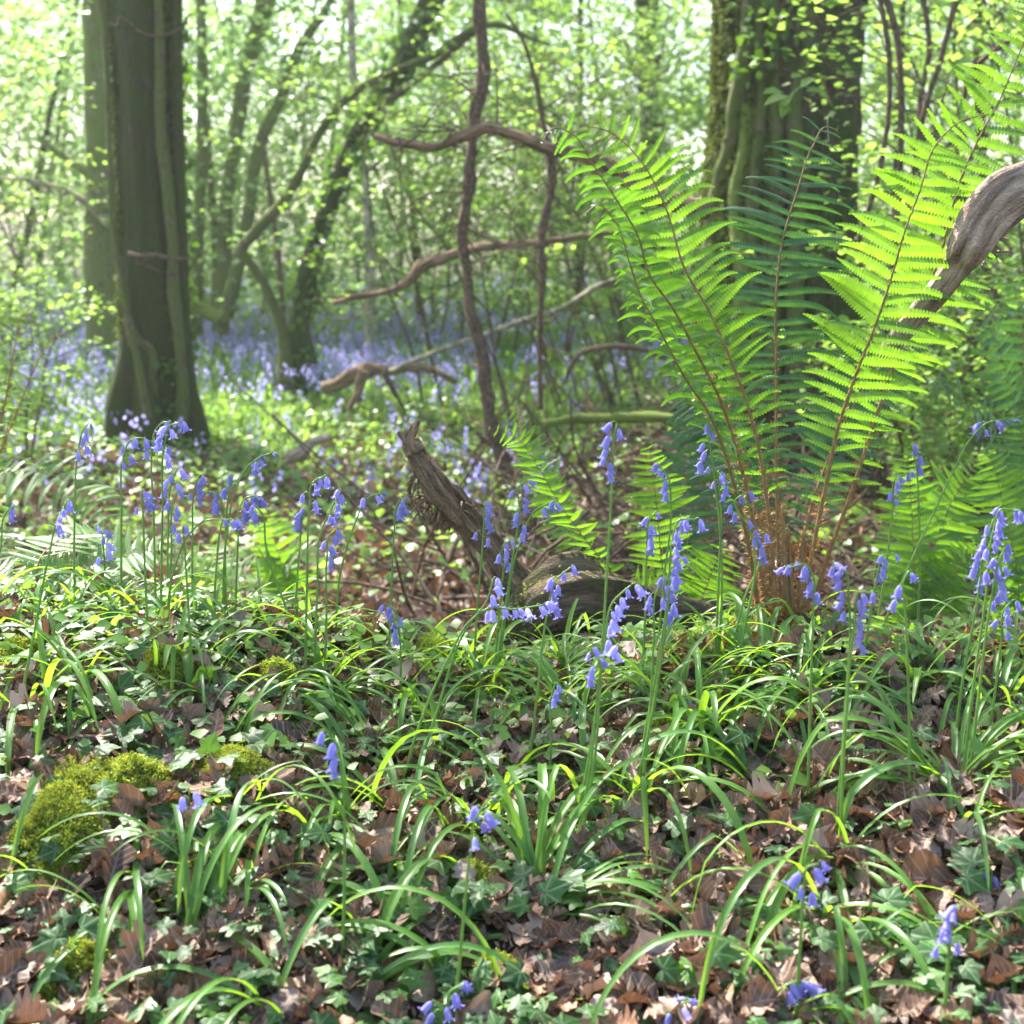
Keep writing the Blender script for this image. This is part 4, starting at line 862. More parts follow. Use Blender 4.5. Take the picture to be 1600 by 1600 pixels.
fern('brown_fern', 'distant tawny fern with upright brown stalks beyond the right of the big fern', 1455, 6.2,
     [([(1455, 660), (1440, 600), (1425, 555)], 6.2, (0, -1, .3), .08, 16, dict(start=.4, stipe='scale')), ([(1460, 660), (1460, 600), (1462, 550)], 6.2, (0, -1, .3), .08, 16, dict(start=.4, stipe='scale')), ([(1465, 660), (1485, 600), (1500, 560)], 6.2, (0, -1, .3), .08, 16, dict(start=.4, stipe='scale')), ([(1450, 660), (1415, 620), (1395, 590)], 6.2, (0, -1, .3), .08, 16, dict(start=.4, stipe='scale'))], 'bracken')

# ------------------------------------------------------------------ moss cushions
def moss(px_, py_, w_px, h, label, dens=1., flat=.7):
    c = hit(px_, py_); w_ = w_px*.5/F*c[1]; t = thing('moss_cushion', tuple(c), label, 'moss')
    r = np.random.default_rng(int(px_*7+py_)); k = 22; u = np.linspace(0, 1, 9); a = np.linspace(0, 6.283, k, endpoint=False)
    U, A = np.meshgrid(u, a); X = U*np.cos(A)*w_*(1+.2*np.sin(A*3+px_)); Y = U*np.sin(A)*w_*flat*(1+.2*np.cos(A*2+py_))
    def hz(X, Y, U): return G(c[0]+X, c[1]+Y)-c[2]+h*(1-U*U)*(1+.4*vnoise3(X*24, Y*24, px_))-.02*U*U
    Z = hz(X, Y, U); i = np.arange(k)[:, None]*9+np.arange(8)[None]; j = ((np.arange(k)+1) % k)[:, None]*9+np.arange(8)[None]
    mb = MB(); mb.add(np.stack([X, Y, Z], -1), [np.stack([i, i+1, j+1, j], -1).reshape(-1, 4)]); mb.build('mat', M['moss_base'], t)
    n = int(2600*dens*(w_/.08)**1.6)+400; n = min(n, 9000); u = np.sqrt(r.random(n))*1.06; a = r.random(n)*6.283
    X = u*np.cos(a)*w_*(1+.2*np.sin(a*3+px_)); Y = u*np.sin(a)*w_*flat*(1+.2*np.cos(a*2+py_)); Z = hz(X, Y, u)
    ms_ = (vnoise3(X*22, Y*22, px_)+.5*vnoise3(X*55, Y*55, px_+3)+.9-.9*u**3) > .02; X, Y, Z, u = X[ms_], Y[ms_], Z[ms_], u[ms_]; n = len(X)
    nn = norm(np.stack([X/w_*1.2*h/w_, Y/w_*1.2*h/w_-.15, np.full(n, 1.)], -1)+r.normal(size=(n, 3))*.45)
    ax = basis(nn, randdir(n)); mb = MB(); L = r.uniform(.008, .018, n); p = np.stack([X, Y, Z], -1)
    for q in range(5):                               # feathery shoots: five leaflets up a bending axis
        ang = q*2.4+r.random(n); dv = norm(nn*.8+ax[:, :, 0]*np.cos(ang)[:, None]*.8+ax[:, :, 2]*np.sin(ang)[:, None]*.8)
        s = L*(.75-.09*q); scatter(mb, TRI, p+nn*(L*.18*q)[:, None], basis(dv, nn), np.stack([s*.6, s, s], -1))
    mb.build('shoots', M['moss'], t)
moss(165, 1245, 290, .045, 'large yellow green moss hummock draped with ivy at the left')
moss(90, 1310, 210, .04, 'dark green moss on the shaded face of the left hummock', 1.2, 1.1)
moss(365, 1215, 170, .04, 'bright feathery moss cushion right of the large left hummock')
moss(705, 1042, 190, .045, 'pale yellow moss mound on the crest at the foot of the dead limb')
moss(440, 1085, 140, .045, 'yellowish moss cushion in front of the left bluebell clump')
moss(265, 1065, 130, .045, 'dull green moss under arching leaves, left of the yellowish cushion')
moss(120, 1530, 160, .04, 'moss patch at the bottom left corner beside curled leaves')
moss(745, 1395, 120, .035, 'moss patch low in the centre over old roots')
moss(1035, 1150, 90, .03, 'moss cushion tucked among leaf blades right of the tall centre bluebell', 1, .8)
moss(775, 1540, 110, .03, 'small moss tuft at the bottom centre among twining roots')
moss(725, 1105, 60, .025, 'tiny pale moss tuft just below the crest mound')
moss(285, 1395, 60, .02, 'tiny moss tuft on dead leaves left of the bottom bluebell leaves')
moss(620, 1215, 70, .02, 'small moss patch behind the centre leaf tuft')
moss(30, 1040, 130, .03, 'moss on the crest at the left edge under the ferns')

# ------------------------------------------------------------------ strap-leaved tufts
def blade(mb, base, az, el, L, w_, r, sag=1.0, clear=.012, n=16):
    d = np.array([math.cos(az)*math.cos(el), math.sin(az)*math.cos(el), math.sin(el)]); p = np.array(base, float); pts = [p.copy()]; st = L/n; kk = False
    kink = r.integers(6, n) if r.random() < .25 else 99
    for k in range(n):
        f = (k+1)/n; d = norm(d+np.array([0, 0, -1])*sag*st*(3.4+6*f)*1.35+r.normal(size=3)*.012)
        if k == kink: d = norm(d+np.array([0, 0, -.9]))
        p = p+d*st; gz = float(G(p[0], p[1]))+clear*(1+.5*r.random())
        if p[2] < gz: p[2] = gz; d = norm(np.array([d[0], d[1], max(d[2], .0)]))
        pts.append(p.copy())
    Q = np.array(pts); T, _, _ = frames(Q); zz = np.array([0, 0, 1.]); S = norm(np.cross(T, zz)+1e-4*np.array([math.sin(az), math.cos(az), 0])); tw = r.uniform(-.5, .5)
    Nn = np.cross(S, T); s = np.linspace(0, 1, n+1); a = tw*(s-.2)*2; S2 = S*np.cos(a)[:, None]+Nn*np.sin(a)[:, None]; N2 = np.cross(S2, T)
    wd = w_*np.minimum(1, .55+s*2)*np.sqrt(np.maximum(0, 1-s**3.5))*.5+.0004; fold = .55-.35*s
    V = []; Lp = []
    for c in (-1, -.5, 0, .5, 1):
        V.append(Q+S2*(c*wd)[:, None]+N2*(abs(c)*wd*fold)[:, None]); Lp.append(np.stack([np.full(n+1, c), s*10, 0*s], -1))
    V = np.stack(V, 1).reshape(-1, 3); Lp = np.stack(Lp, 1).reshape(-1, 3); i = np.arange(n)[:, None]*5+np.arange(4)[None]
    mb.add(V, [np.stack([i, i+1, i+6, i+5], -1).reshape(-1, 4)], 0, Lp)
def tuft(px_, py_, n, L, label, az0=None, spread=3.14, el=(.3, 1.25), w_=.0115, d=None, group=None, name='bluebell_leaf_tuft', seed=None, sag=1.):
    L = L*1.15; c = gnd(px_, d) if d else hit(px_, py_); t = thing(name, tuple(c), label, 'leaf tuft', group)
    r = np.random.default_rng(seed if seed is not None else int(px_*3+py_)); mb = MB()
    for k in range(n):
        az = (az0 if az0 is not None else 0)+r.uniform(-spread, spread)
        b = c+np.array([r.normal()*.012, r.normal()*.012, -.01]); blade(mb, b, az, r.uniform(*el), L*r.uniform(.6, 1.12), w_*r.uniform(.6, 1.15), r, sag)
    o = mb.mesh('leaves', M['strap']); me = o; me.transform(__import__('mathutils').Matrix.Translation(-Vector(c)))
    link('leaves', me, t); return t
PI = math.pi
TU = [(515, 1105, 16, .30, 'dense leaf tuft under the stems of the centre left bluebells', None, PI, {}),
      (630, 1290, 13, .36, 'broad leaf tuft in the centre, its blades fanning left and upward', 2.4, 1.4, {}),
      (838, 1400, 12, .36, 'upright leaf tuft just right of centre with tall twisted blades', 1.6, 1.2, dict(el=(.9, 1.4))),
      (850, 1440, 16, .34, 'low fan of narrow blades sweeping right from just right of centre', -.05, .55, dict(el=(.5, 1.0), w_=.008)),
      (596, 1395, 9, .30, 'thin blades rising beside dead leaves at centre left', 1.9, 1.2, dict(w_=.008)),
      (460, 1465, 14, .36, 'long pale leaf fan sweeping up to the right in the lower left', .5, .8, dict(el=(.5, 1.1))),
      (985, 1265, 13, .32, 'leaf tuft with long blades arching left and right below the tall centre bluebell', None, PI, {}),
      (760, 1085, 16, .26, 'crest tuft of thin leaves in front of the mossy log', None, PI, dict(w_=.009)),
      (430, 1100, 12, .28, 'arching leaf tuft beside the yellowish moss cushion', None, PI, {}),
      (1308, 1355, 13, .38, 'wide open leaf tuft below the pair of drooping bluebells at right', None, PI, dict(w_=.012)),
      (1497, 1235, 24, .30, 'thick bright leaf fan at right spreading to the edge of the picture', .35, 1.0, dict(el=(.35, 1.25), w_=.010)),
      (1480, 1250, 12, .30, 'arching blades falling left from the thick bright fan at right', 2.9, .7, dict(el=(.6, 1.3))),
      (1100, 1150, 20, .28, 'dense mass of arching leaves on the bank left of the big fern base', None, PI, {}),
      (1035, 1120, 18, .26, 'leaf tuft in front of the rusty litter beside the mossy log', None, PI, {}),
      (290, 1050, 15, .27, 'arching leaf tuft on the crest below the tallest left bluebells', None, PI, {}),
      (200, 985, 12, .25, 'crest leaf tuft behind the moss at upper left', None, PI, {}),
      (1190, 1065, 14, .24, 'leaf tuft immediately in front of the rusty fern crown', None, PI, {}),
      (1420, 1080, 16, .26, 'leaf tuft on the crest right of the fern crown', None, PI, {}),
      (1255, 1090, 12, .24, 'leaf tuft right of the fern crown with dark drooping blades', None, PI, {}),
      (45, 1110, 12, .26, 'leaf tuft at the left edge under the leaning bluebell', None, PI, {}),
      (309, 1470, 7, .32, 'few upright pale blades rising from the litter at lower left', 1.4, .5, dict(el=(1.0, 1.4), w_=.011)),
      (205, 1400, 5, .28, 'short tuft with one long blade drooping to the bottom left', -1.2, .8, dict(el=(.5, 1.0), w_=.013)),
      (570, 1560, 6, .30, 'wide blurred blades at the bottom centre left', 1.2, 1.5, dict(w_=.015, el=(.7, 1.2))),
      (640, 1500, 5, .30, 'broad shiny blade tuft below the centre, one leaf bent over', 2., 1.2, dict(w_=.014, el=(.8, 1.3))),
      (1290, 1440, 8, .30, 'drooping leaf tuft beside the near right bluebell stem', -1.2, 1.2, dict(w_=.012)),
      (1240, 1590, 6, .26, 'blurred leaf tuft at the bottom edge beside the near right stem', None, PI, dict(w_=.012)),
      (430, 1590, 5, .28, 'blurred upright blades at the bottom edge left of centre', None, PI, dict(w_=.012, el=(.9, 1.3))),
      (1010, 1440, 5, .34, 'single long blades crossing the dead leaves right of centre', .2, 1.2, dict(w_=.012)),
      (1560, 1110, 14, .26, 'leaf tuft at the right edge behind the thick bright fan', None, PI, {}),
      (900, 1130, 14, .26, 'leaf tuft between the pale bluebells and the tall centre one', None, PI, {}),
      (640, 1110, 12, .24, 'low leaf tuft behind the centre one on the mossy crest', None, PI, {}),
      (1180, 1240, 10, .30, 'leaf tuft with blades arching left over litter, right of centre', 2.6, 1., {}),
      (360, 1170, 9, .26, 'thin leaf tuft above the bright feathery moss cushion', 1.2, 1.6, dict(w_=.009)),
      (560, 1200, 10, .28, 'leaf tuft left of the centre bluebell stems with curved pale tips', 1.8, 1.6, {}),
      (120, 1080, 10, .24, 'leaf tuft among ivy on the left crest', None, PI, {})]
for (a, b, n, L, lab, az, sp_, kw) in TU: tuft(a, b, int(n*1.3), L*(1.25 if b > 1200 else 1.05), lab, az, sp_, **{**(dict(w_=.0135) if b > 1200 else {}), **kw})
for k in range(34):
    r = np.random.default_rng(k+300); px_ = r.uniform(-20, 1620); py_ = r.uniform(1020, 1120) if k < 24 else r.uniform(1150, 1560)
    tuft(px_, py_, r.integers(7, 15), r.uniform(.18, .28), 'small tuft of narrow bluebell leaves growing among litter on the bank', None, PI, w_=.008, group='small leaf tufts on the bank', seed=k)
for k in range(40):
    r = np.random.default_rng(k+400); px_ = r.uniform(-20, 1620)
    tuft(px_, 0, r.integers(5, 10), r.uniform(.16, .25), 'narrow leaf tuft standing on the crest of the bank', None, PI, w_=.008, d=r.uniform(2.6, 2.9), group='leaf tufts along the crest', seed=k+50)

# ------------------------------------------------------------------ bluebells
def bell_mesh(seed, mat, sc=1.):
    r = np.random.default_rng(seed); k = 18; prof = [(0, .0018), (.0022, .0038), (.006, .0050), (.011, .0052), (.0150, .0056)]
    mb = MB(); a = np.arange(k)*6.2832/k; ph = np.cos(a*6); V = []
    for z, q in prof: V.append(np.stack([q*(1+.07*ph)*np.cos(a), q*(1+.07*ph)*np.sin(a), -z+0*a], -1))
    for j, (z, q) in enumerate(((.0175, .0072), (.0178, .0098), (.0160, .0112))):
        on = (np.cos(a*6) > .2); zz = np.where(on, z, .0150); qq = np.where(on, q, .0056); 
        if j: # petals taper
            pass
        V.append(np.stack([qq*np.cos(a), qq*np.sin(a), -zz], -1))
    V = np.stack(V)
    # taper the recurved tips by pulling side verts in
    m = len(V); i = np.arange(m-1)[:, None]*k+np.arange(k)[None]; j = np.arange(m-1)[:, None]*k+((np.arange(k)+1) % k)[None]
    mb.add(V.reshape(-1, 3)*sc*[.84, .84, 1.0], [np.stack([i, j, j+k, i+k], -1).reshape(-1, 4)])
    return mb.mesh('flower', M[mat])
BELL = [bell_mesh(0, 'bell', 1.14), bell_mesh(1, 'bell', 1.0), bell_mesh(2, 'bell', .84)]; BELLP = [bell_mesh(0, 'bell_pale', 1.2), bell_mesh(1, 'bell_pale', 1.1)]
def bud_mesh():
    mb = MB(); tube(mb, [[0, 0, 0], [0, 0, -.004], [0, 0, -.009], [0, 0, -.013]], [.001, .0028, .0026, .0008], 8, n=8); return mb.mesh('bud', M['bud'])
BUD = bud_mesh()
def bluebell(label, pp, n, side=1, L=.085, d=None, d1=0, pale=False, nb=0, splay=.5, w_=.0029, late=0):
    L = L*1.15
    """pp: stem pixels from base to tip; n bells hang along the last L metres"""
    if d: c = gnd(pp[0][0], d)
    else: c = hit(*pp[0])
    D = c[1]; t = thing('bluebell', tuple(c), label, 'bluebell'); r = np.random.default_rng(abs(hash(label)) % 9999 if False else sum(map(ord, label)))
    m = len(pp); pts = [c+np.array([0, 0, -.01])]
    for k, (x, y) in enumerate(pp[1:], 1): pts.append(P(x, y, D+d1*k/(m-1)))
    pts = np.array(pts)-c; Q = catmull(pts, 70); ms = MB(); tube(ms, Q, np.linspace(w_, w_*.5, 70), 7)
    s = np.r_[0, np.cumsum(np.linalg.norm(np.diff(Q, axis=0), axis=1))]; tot = s[-1]; fl = []
    for k in range(n+nb):
        f = (k+.3)/(n+nb-.4) if n+nb > 1 else .9
        i = int(np.clip(np.searchsorted(s, tot-L+L*f), 1, 69)); q = Q[i]
        sd = side if r.random() < .82 else -side; a = r.uniform(-1.2, 1.2)
        dv = np.array([sd*math.cos(a), math.sin(a), 0]); pe = r.uniform(.006, .016)*(1-.4*f)
        e = q+dv*pe+np.array([0, 0, .003-pe*.25]); tube(ms, [q, q+dv*pe*.5+[0, 0, .004], e], [.0007, .0007, .0008], 4, n=6, cap=False)
        hang = norm(np.array([0, 0, -1])+dv*splay*r.uniform(.0, 1)*(.5+f)+r.normal(size=3)*.12)
        fl.append((e, hang, k >= n))
    ms.build('stem', M['stem'], t)
    for e, hang, isbud in fl:
        q = Vector(-hang).to_track_quat('Z', 'Y').to_euler(); me = BUD if isbud else (random.choice(BELLP) if (pale and r.random() < .75) else BELL[r.integers(0, 3)])
        link('bud' if isbud else 'flower', me, t, tuple(e), q, r.uniform(.9, 1.15))
    return t
BB = [
 ('bluebell at the left edge with its head at mid height', [(-30, 960), (2, 850), (10, 800), (22, 790)], 3, 1, dict(L=.03, d=2.7)),
 ('leaning bluebell with a purple head at far left above the crest', [(25, 1125), (55, 980), (78, 860), (92, 805), (103, 785)], 5, 1, dict(L=.05)),
 ('tall slim bluebell with two pairs of bells, standing left of the thick trunk', [(112, 950), (117, 800), (123, 700), (130, 672), (138, 662)], 5, 1, dict(L=.06, d=2.75, nb=1)),
 ('bluebell whose tip arches right, in front of the thick trunk base', [(186, 950), (190, 800), (194, 710), (202, 690), (220, 684), (236, 690)], 7, 1, dict(L=.085, d=2.75)),
 ('tall bluebell with bells at its arched top before the trunk', [(240, 960), (240, 800), (238, 700), (243, 672), (255, 660), (268, 660)], 6, 1, dict(L=.075, d=2.75)),
 ('tallest rich bluebell with pale lilac bells before the trunk base', [(246, 960), (254, 800), (258, 690), (265, 665), (282, 660)], 9, 1, dict(L=.085, d=2.72, pale=True, splay=1.)),
 ('short headed bluebell with a tight tuft of bells left of the trunk centre', [(227, 965), (226, 880), (223, 790), (222, 768)], 6, 1, dict(L=.03, d=2.65, splay=1.3)),
 ('bluebell with a whitish open head below the rich one', [(258, 950), (263, 830), (267, 760), (275, 735)], 5, 1, dict(L=.04, d=2.8, pale=True)),
 ('bluebell with bells scattered down its upper stem beside the whitish one', [(256, 955), (268, 860), (270, 790), (276, 770)], 5, 1, dict(L=.06, d=2.7)),
 ('bluebell with a single drooping bell reaching down to the ivy', [(303, 1095), (296, 980), (290, 880), (287, 835), (286, 822)], 2, -1, dict(L=.02)),
 ('slim bluebell with a narrow head between the whitish and arching ones', [(297, 940), (301, 830), (303, 770), (310, 744)], 6, 1, dict(L=.045, d=2.8)),
 ('low pale bluebell half hidden by bracken at left', [(162, 900), (162, 860), (158, 830), (150, 820)], 6, 1, dict(L=.07, d=2.95, pale=True, splay=.9)),
 ('wispy bluebell with seed buds above the arching left group', [(345, 945), (355, 830), (370, 760), (388, 728), (412, 712), (425, 708)], 4, 1, dict(L=.06, d=2.8, nb=4, splay=1.2)),
 ('bluebell with open bells left of the arching clustered head', [(328, 940), (342, 840), (348, 790), (340, 772), (325, 768)], 5, -1, dict(L=.05, d=2.78, nb=2)),
 ('bluebell stem standing straight in the left group with small bells', [(352, 940), (352, 850), (358, 770), (364, 742)], 4, -1, dict(L=.04, d=2.82)),
 ('bluebell with a rich arching cluster of drooping bells in the left group', [(362, 945), (372, 840), (374, 795), (384, 778), (398, 776), (406, 784)], 10, 1, dict(L=.07, d=2.72)),
 ('bowed bluebell stem bent over in a wide curve in the left group', [(252, 960), (275, 880), (295, 835), (320, 814), (355, 812), (370, 812)], 3, 1, dict(L=.03, d=2.65)),
 ('bluebell stem curving down right from the arching cluster', [(452, 1010), (448, 955), (425, 890), (415, 850), (408, 800), (400, 790)], 3, -1, dict(L=.025, d=2.7)),
 ('bluebell with a compact head left of the tall pair before the dead limb', [(455, 960), (468, 860), (473, 810), (478, 796)], 5, -1, dict(L=.03, d=2.75, splay=1.)),
 ('bluebell with two white frilled bells, taller of the centre left pair', [(476, 1095), (480, 900), (484, 790), (490, 752), (505, 745)], 7, 1, dict(L=.065)),
 ('bluebell with a full head right of the tall pair at centre left', [(490, 1085), (496, 920), (502, 830), (520, 790), (533, 765)], 7, 1, dict(L=.06)),
 ('bluebell with hanging bells below the full head at centre left', [(505, 1105), (510, 960), (511, 870), (516, 835), (522, 830)], 6, 1, dict(L=.06)),
 ('wispy bluebell leaning right with a small pale head', [(520, 965), (535, 880), (558, 810), (572, 780), (598, 770)], 3, 1, dict(L=.035, d=2.8, nb=3, pale=True, splay=1.)),
 ('bluebell with a small tight head standing alone left of the dead limb', [(606, 1055), (611, 940), (616, 830), (620, 790), (627, 776)], 5, 1, dict(L=.035, nb=1)),
 ('short bluebell with a heavy drooping head left of the mossy crest', [(628, 1120), (626, 1050), (624, 990), (616, 955), (606, 945)], 7, -1, dict(L=.06)),
 ('bluebell standing in front of the dead limb with a narrow head', [(738, 1095), (745, 960), (754, 850), (757, 800), (758, 785)], 7, 1, dict(L=.065)),
 ('bluebell with bells high and wide right of the dead limb', [(768, 1090), (785, 980), (803, 860), (812, 800), (814, 756), (820, 752)], 9, 1, dict(L=.1, splay=.8)),
 ('bluebell nodding right towards the fern frond from the dead limb', [(775, 1085), (790, 960), (812, 850), (840, 795), (872, 783)], 4, 1, dict(L=.04, splay=1.2)),
 ('bluebell with two low bells crossing the base of the dead limb', [(770, 1080), (780, 960), (787, 880), (788, 850), (796, 845)], 6, 1, dict(L=.05)),
 ('pale bluebell bowed over to the right in front of the mossy log', [(622, 1235), (660, 1120), (700, 1030), (740, 965), (765, 950), (800, 952), (850, 945)], 8, 1, dict(L=.10, pale=True, splay=1.0)),
 ('pale bluebell with an upturned white bell left of the mossy log', [(640, 1240), (680, 1120), (730, 980), (762, 935), (770, 905)], 3, 1, dict(L=.03, pale=True)),
 ('bluebell with a bell cluster over the mossy log', [(823, 1225), (840, 1080), (855, 960), (870, 905), (892, 886)], 7, 1, dict(L=.08)),
 ('tallest centre bluebell rising past the mossy log to a narrow head', [(888, 1325), (912, 1230), (935, 1080), (948, 900), (957, 740), (960, 680), (964, 662)], 7, -1, dict(L=.07)),
 ('pale purple bluebell with wide hanging bells right of the mossy log', [(905, 1290), (930, 1120), (945, 1000), (958, 940), (985, 915)], 8, 1, dict(L=.09, pale=True)),
 ('short bluebell with drooping dark bells and a white bud below the log', [(893, 1355), (922, 1200), (933, 1080), (935, 1030), (918, 1012)], 5, -1, dict(L=.05, pale=False, splay=1.)),
 ('short bluebell leaning right with one long bell below the log', [(900, 1350), (930, 1180), (938, 1080), (945, 1025), (968, 1010)], 2, 1, dict(L=.02, pale=True, splay=1.6)),
 ('small low bluebell with two bells in front of the log', [(857, 1245), (861, 1150), (862, 1085), (868, 1066)], 3, 1, dict(L=.03)),
 ('bluebell with paired bells before the curled fern tip', [(1028, 1000), (1038, 900), (1048, 790), (1042, 742), (1028, 726)], 6, -1, dict(L=.06, d=2.8)),
 ('slim bluebell with long straight bells left of the dense cluster', [(1002, 1090), (1008, 960), (1011, 860), (1014, 815), (1022, 802)], 6, 1, dict(L=.06)),
 ('dense headed bluebell, tallest of the clump left of the big fern', [(985, 1270), (1025, 1080), (1045, 930), (1050, 850), (1062, 812), (1085, 812)], 13, 1, dict(L=.115)),
 ('dense headed bluebell, lower of the clump left of the big fern', [(988, 1245), (1020, 1080), (1040, 960), (1048, 890), (1066, 872)], 11, 1, dict(L=.10)),
 ('bluebell with two dark bells low beside the dense clump', [(1000, 1260), (1015, 1120), (1022, 990), (1026, 925), (1038, 905)], 5, -1, dict(L=.05)),
 ('bluebell peeping out high against the left fern stalks', [(1125, 1020), (1128, 900), (1118, 760), (1106, 680), (1102, 664)], 4, -1, dict(L=.05, d=2.6)),
 ('bluebell with a violet tiered head left of the fern stalks', [(1120, 1040), (1123, 900), (1124, 770), (1118, 735), (1100, 722)], 8, -1, dict(L=.065, d=2.6)),
 ('bluebell crossing the fern stalks with bells on both sides', [(1148, 1060), (1168, 960), (1180, 880), (1172, 830), (1150, 780), (1168, 770)], 7, 1, dict(L=.10, d=2.55)),
 ('bluebell with one low blue bell before the fern stalks', [(1140, 1010), (1165, 930), (1188, 870), (1184, 838), (1192, 832)], 4, 1, dict(L=.05, d=2.6)),
 ('bluebell with a wide spread head right below the fern stalks', [(1262, 1275), (1266, 1100), (1271, 940), (1272, 905), (1258, 882), (1232, 888)], 9, -1, dict(L=.075, splay=.9)),
 ('bluebell bowing left with pinkish bells right of the fern base', [(1305, 1325), (1320, 1120), (1326, 940), (1318, 890), (1300, 880)], 7, -1, dict(L=.075, splay=1.)),
 ('bluebell with a nodding heavy head at lower right of the fern base', [(1312, 1335), (1322, 1120), (1336, 970), (1344, 925), (1358, 925)], 8, 1, dict(L=.09)),
 ('bluebell with pale hanging bells behind the yellow green fern', [(1370, 1010), (1385, 880), (1396, 790), (1402, 745), (1422, 738)], 7, 1, dict(L=.075, d=2.85)),
 ('distant small headed bluebell above the yellow green fern', [(1440, 900), (1436, 800), (1430, 720), (1424, 694)], 5, 1, dict(L=.05, d=3.0)),
 ('bluebell with two bell pairs between fern base and yellow green fern', [(1345, 1055), (1360, 960), (1372, 895), (1380, 868), (1392, 866)], 6, 1, dict(L=.05)),
 ('slender bluebell with few bells on a long straight stem at right', [(1422, 1275), (1420, 1100), (1415, 960), (1413, 905), (1420, 892)], 3, 1, dict(L=.05)),
 ('withered leaning bluebell, its long stem slanting up to the right', [(1365, 1060), (1400, 930), (1450, 820), (1490, 735), (1515, 688), (1540, 662), (1580, 656)], 5, 1, dict(L=.06, d=2.7, nb=5, splay=1.2)),
 ('right edge bluebell, leftmost of the rich cluster', [(1488, 1185), (1505, 1060), (1530, 920), (1540, 850), (1552, 812)], 9, -1, dict(L=.10)),
 ('right edge bluebell, topmost of the rich cluster', [(1503, 1225), (1520, 1080), (1542, 920), (1552, 830), (1565, 795), (1590, 800)], 12, 1, dict(L=.12)),
 ('right edge bluebell, third stem of the rich cluster with bells facing right', [(1513, 1235), (1530, 1080), (1550, 930), (1560, 880), (1572, 852)], 9, 1, dict(L=.09)),
 ('right edge bluebell with the lowest bells of the rich cluster', [(1538, 1195), (1555, 1080), (1566, 985), (1568, 955), (1580, 940)], 5, 1, dict(L=.05)),
 ('small bluebell with two bells low in the centre left among leaves', [(533, 1520), (538, 1380), (532, 1200), (525, 1160), (510, 1145)], 4, -1, dict(L=.05)),
 ('near blurred bluebell with a violet head below the centre', [(706, 1610), (718, 1500), (735, 1330), (742, 1282), (762, 1250)], 4, 1, dict(L=.05, nb=1, splay=1.3)),
 ('near bluebell cut by the bottom edge, head sprawling at lower centre', [(690, 1640), (700, 1590), (705, 1548), (725, 1538)], 3, 1, dict(L=.025, splay=1.6)),
 ('bluebell head drooping into the bottom edge left of the sprawling one', [(700, 1650), (696, 1600), (690, 1572), (678, 1564)], 3, -1, dict(L=.02, splay=1.)),
 ('near bluebell with a bright head at lower right', [(1243, 1610), (1250, 1480), (1257, 1385), (1262, 1355), (1278, 1350)], 5, 1, dict(L=.045, w_=.0033)),
 ('near bluebell in the lower right corner with a full head', [(1474, 1620), (1482, 1500), (1488, 1440), (1495, 1418), (1506, 1414)], 7, -1, dict(L=.06, w_=.0033, splay=1.)),
 ('fallen bluebell head lying open on litter at the bottom right', [(1185, 1610), (1205, 1560), (1232, 1538), (1260, 1535)], 7, 1, dict(L=.03, splay=1.8)),
 ('bluebell head at the bottom edge right of centre', [(1045, 1640), (1055, 1590), (1065, 1568), (1080, 1565)], 4, 1, dict(L=.025, splay=1.4)),
 ('tiny pale bluebell above dead leaves in the lower left', [(283, 1425), (288, 1330), (293, 1260), (296, 1238)], 2, 1, dict(L=.012, pale=True, w_=.0015)),
 ('tiny bluebell low among ivy at the right edge', [(1545, 1420), (1548, 1380), (1550, 1362)], 2, -1, dict(L=.012, w_=.0015)),
]
for lab, pp, n, side, kw in BB: bluebell(lab, pp, n, side, **kw)
# mid-distance clump at the foot of the leaning tree
for k in range(26):
    r = np.random.default_rng(k+700); x0 = r.uniform(445, 640) if k < 18 else r.uniform(690, 880); d = r.uniform(12, 14.3) if k < 18 else r.uniform(6.5, 8.5)
    c = gnd(x0, d); 
    if k == 0:
        t0 = thing('bluebell', tuple(c), 'small bluebell in the shaded clump beyond the bank', 'bluebell', 'bluebells beyond the bank'); ms = MB(); tube(ms, [[0, 0, 0], [.01, 0, .2], [.03, 0, .33], [.06, 0, .35]], [.003]*4, 5, n=20); ms.build('stem', M['stem'], t0)
        mf_ = MB(); n = 26; q = r.normal(size=(n, 3))*[.03, .03, .035]+[.045, 0, .31]; scatter(mf_, QR, q, basis(norm(randdir(n)*.5+[0, 0, -1]), randdir(n)), r.uniform(.018, .028, n)); mf_.build('flowers', M['carpet_blue'], t0); src = t0
    else:
        t0 = copy_tree(src); t0.location = tuple(c); t0.rotation_euler = (0, 0, k*1.7); t0.scale = (r.uniform(.9, 1.2),)*3

# ------------------------------------------------------------------ single conspicuous dead leaves
def dead_leaf(label, px_, py_, size, mat='litter', tpl=0, lift=.03, yaw=0., tilt=(-.1, -.6, .8), sc=(1, 1, 1)):
    c = hit(px_, py_); c = c+np.array([0, 0, lift]); mb = MB(); u = norm(np.array(tilt, float)); yv = np.array([math.cos(yaw), math.sin(yaw), 0.]); yv = norm(yv-u*(u@yv))
    V, Fs, L = LITT[tpl]; mb.add(np.einsum('ij,kj->ki', basis(yv[None], u[None])[0], (V-[0, .5, 0])*size*np.array(sc)), Fs, 0, L)
    o = mb.build('dead_leaf', M[mat]); o.location = tuple(c); tag(o, label, 'leaf')
dead_leaf('large tan dead leaf lying flat left of the corner bluebell', 1440, 1408, .09, 'litter', 3, yaw=2.9)
dead_leaf('brown curled dead leaf beneath the arching blades right of centre', 1178, 1168, .08, 'litter', 6, yaw=.3)
dead_leaf('pinkish tan dead leaf beside the ivy leaf right of centre', 1215, 1325, .08, 'litter', 4, yaw=1.)
dead_leaf('reddish brown dead leaf on the rusty litter below the log', 955, 1085, .075, 'litter', 9, yaw=.2)
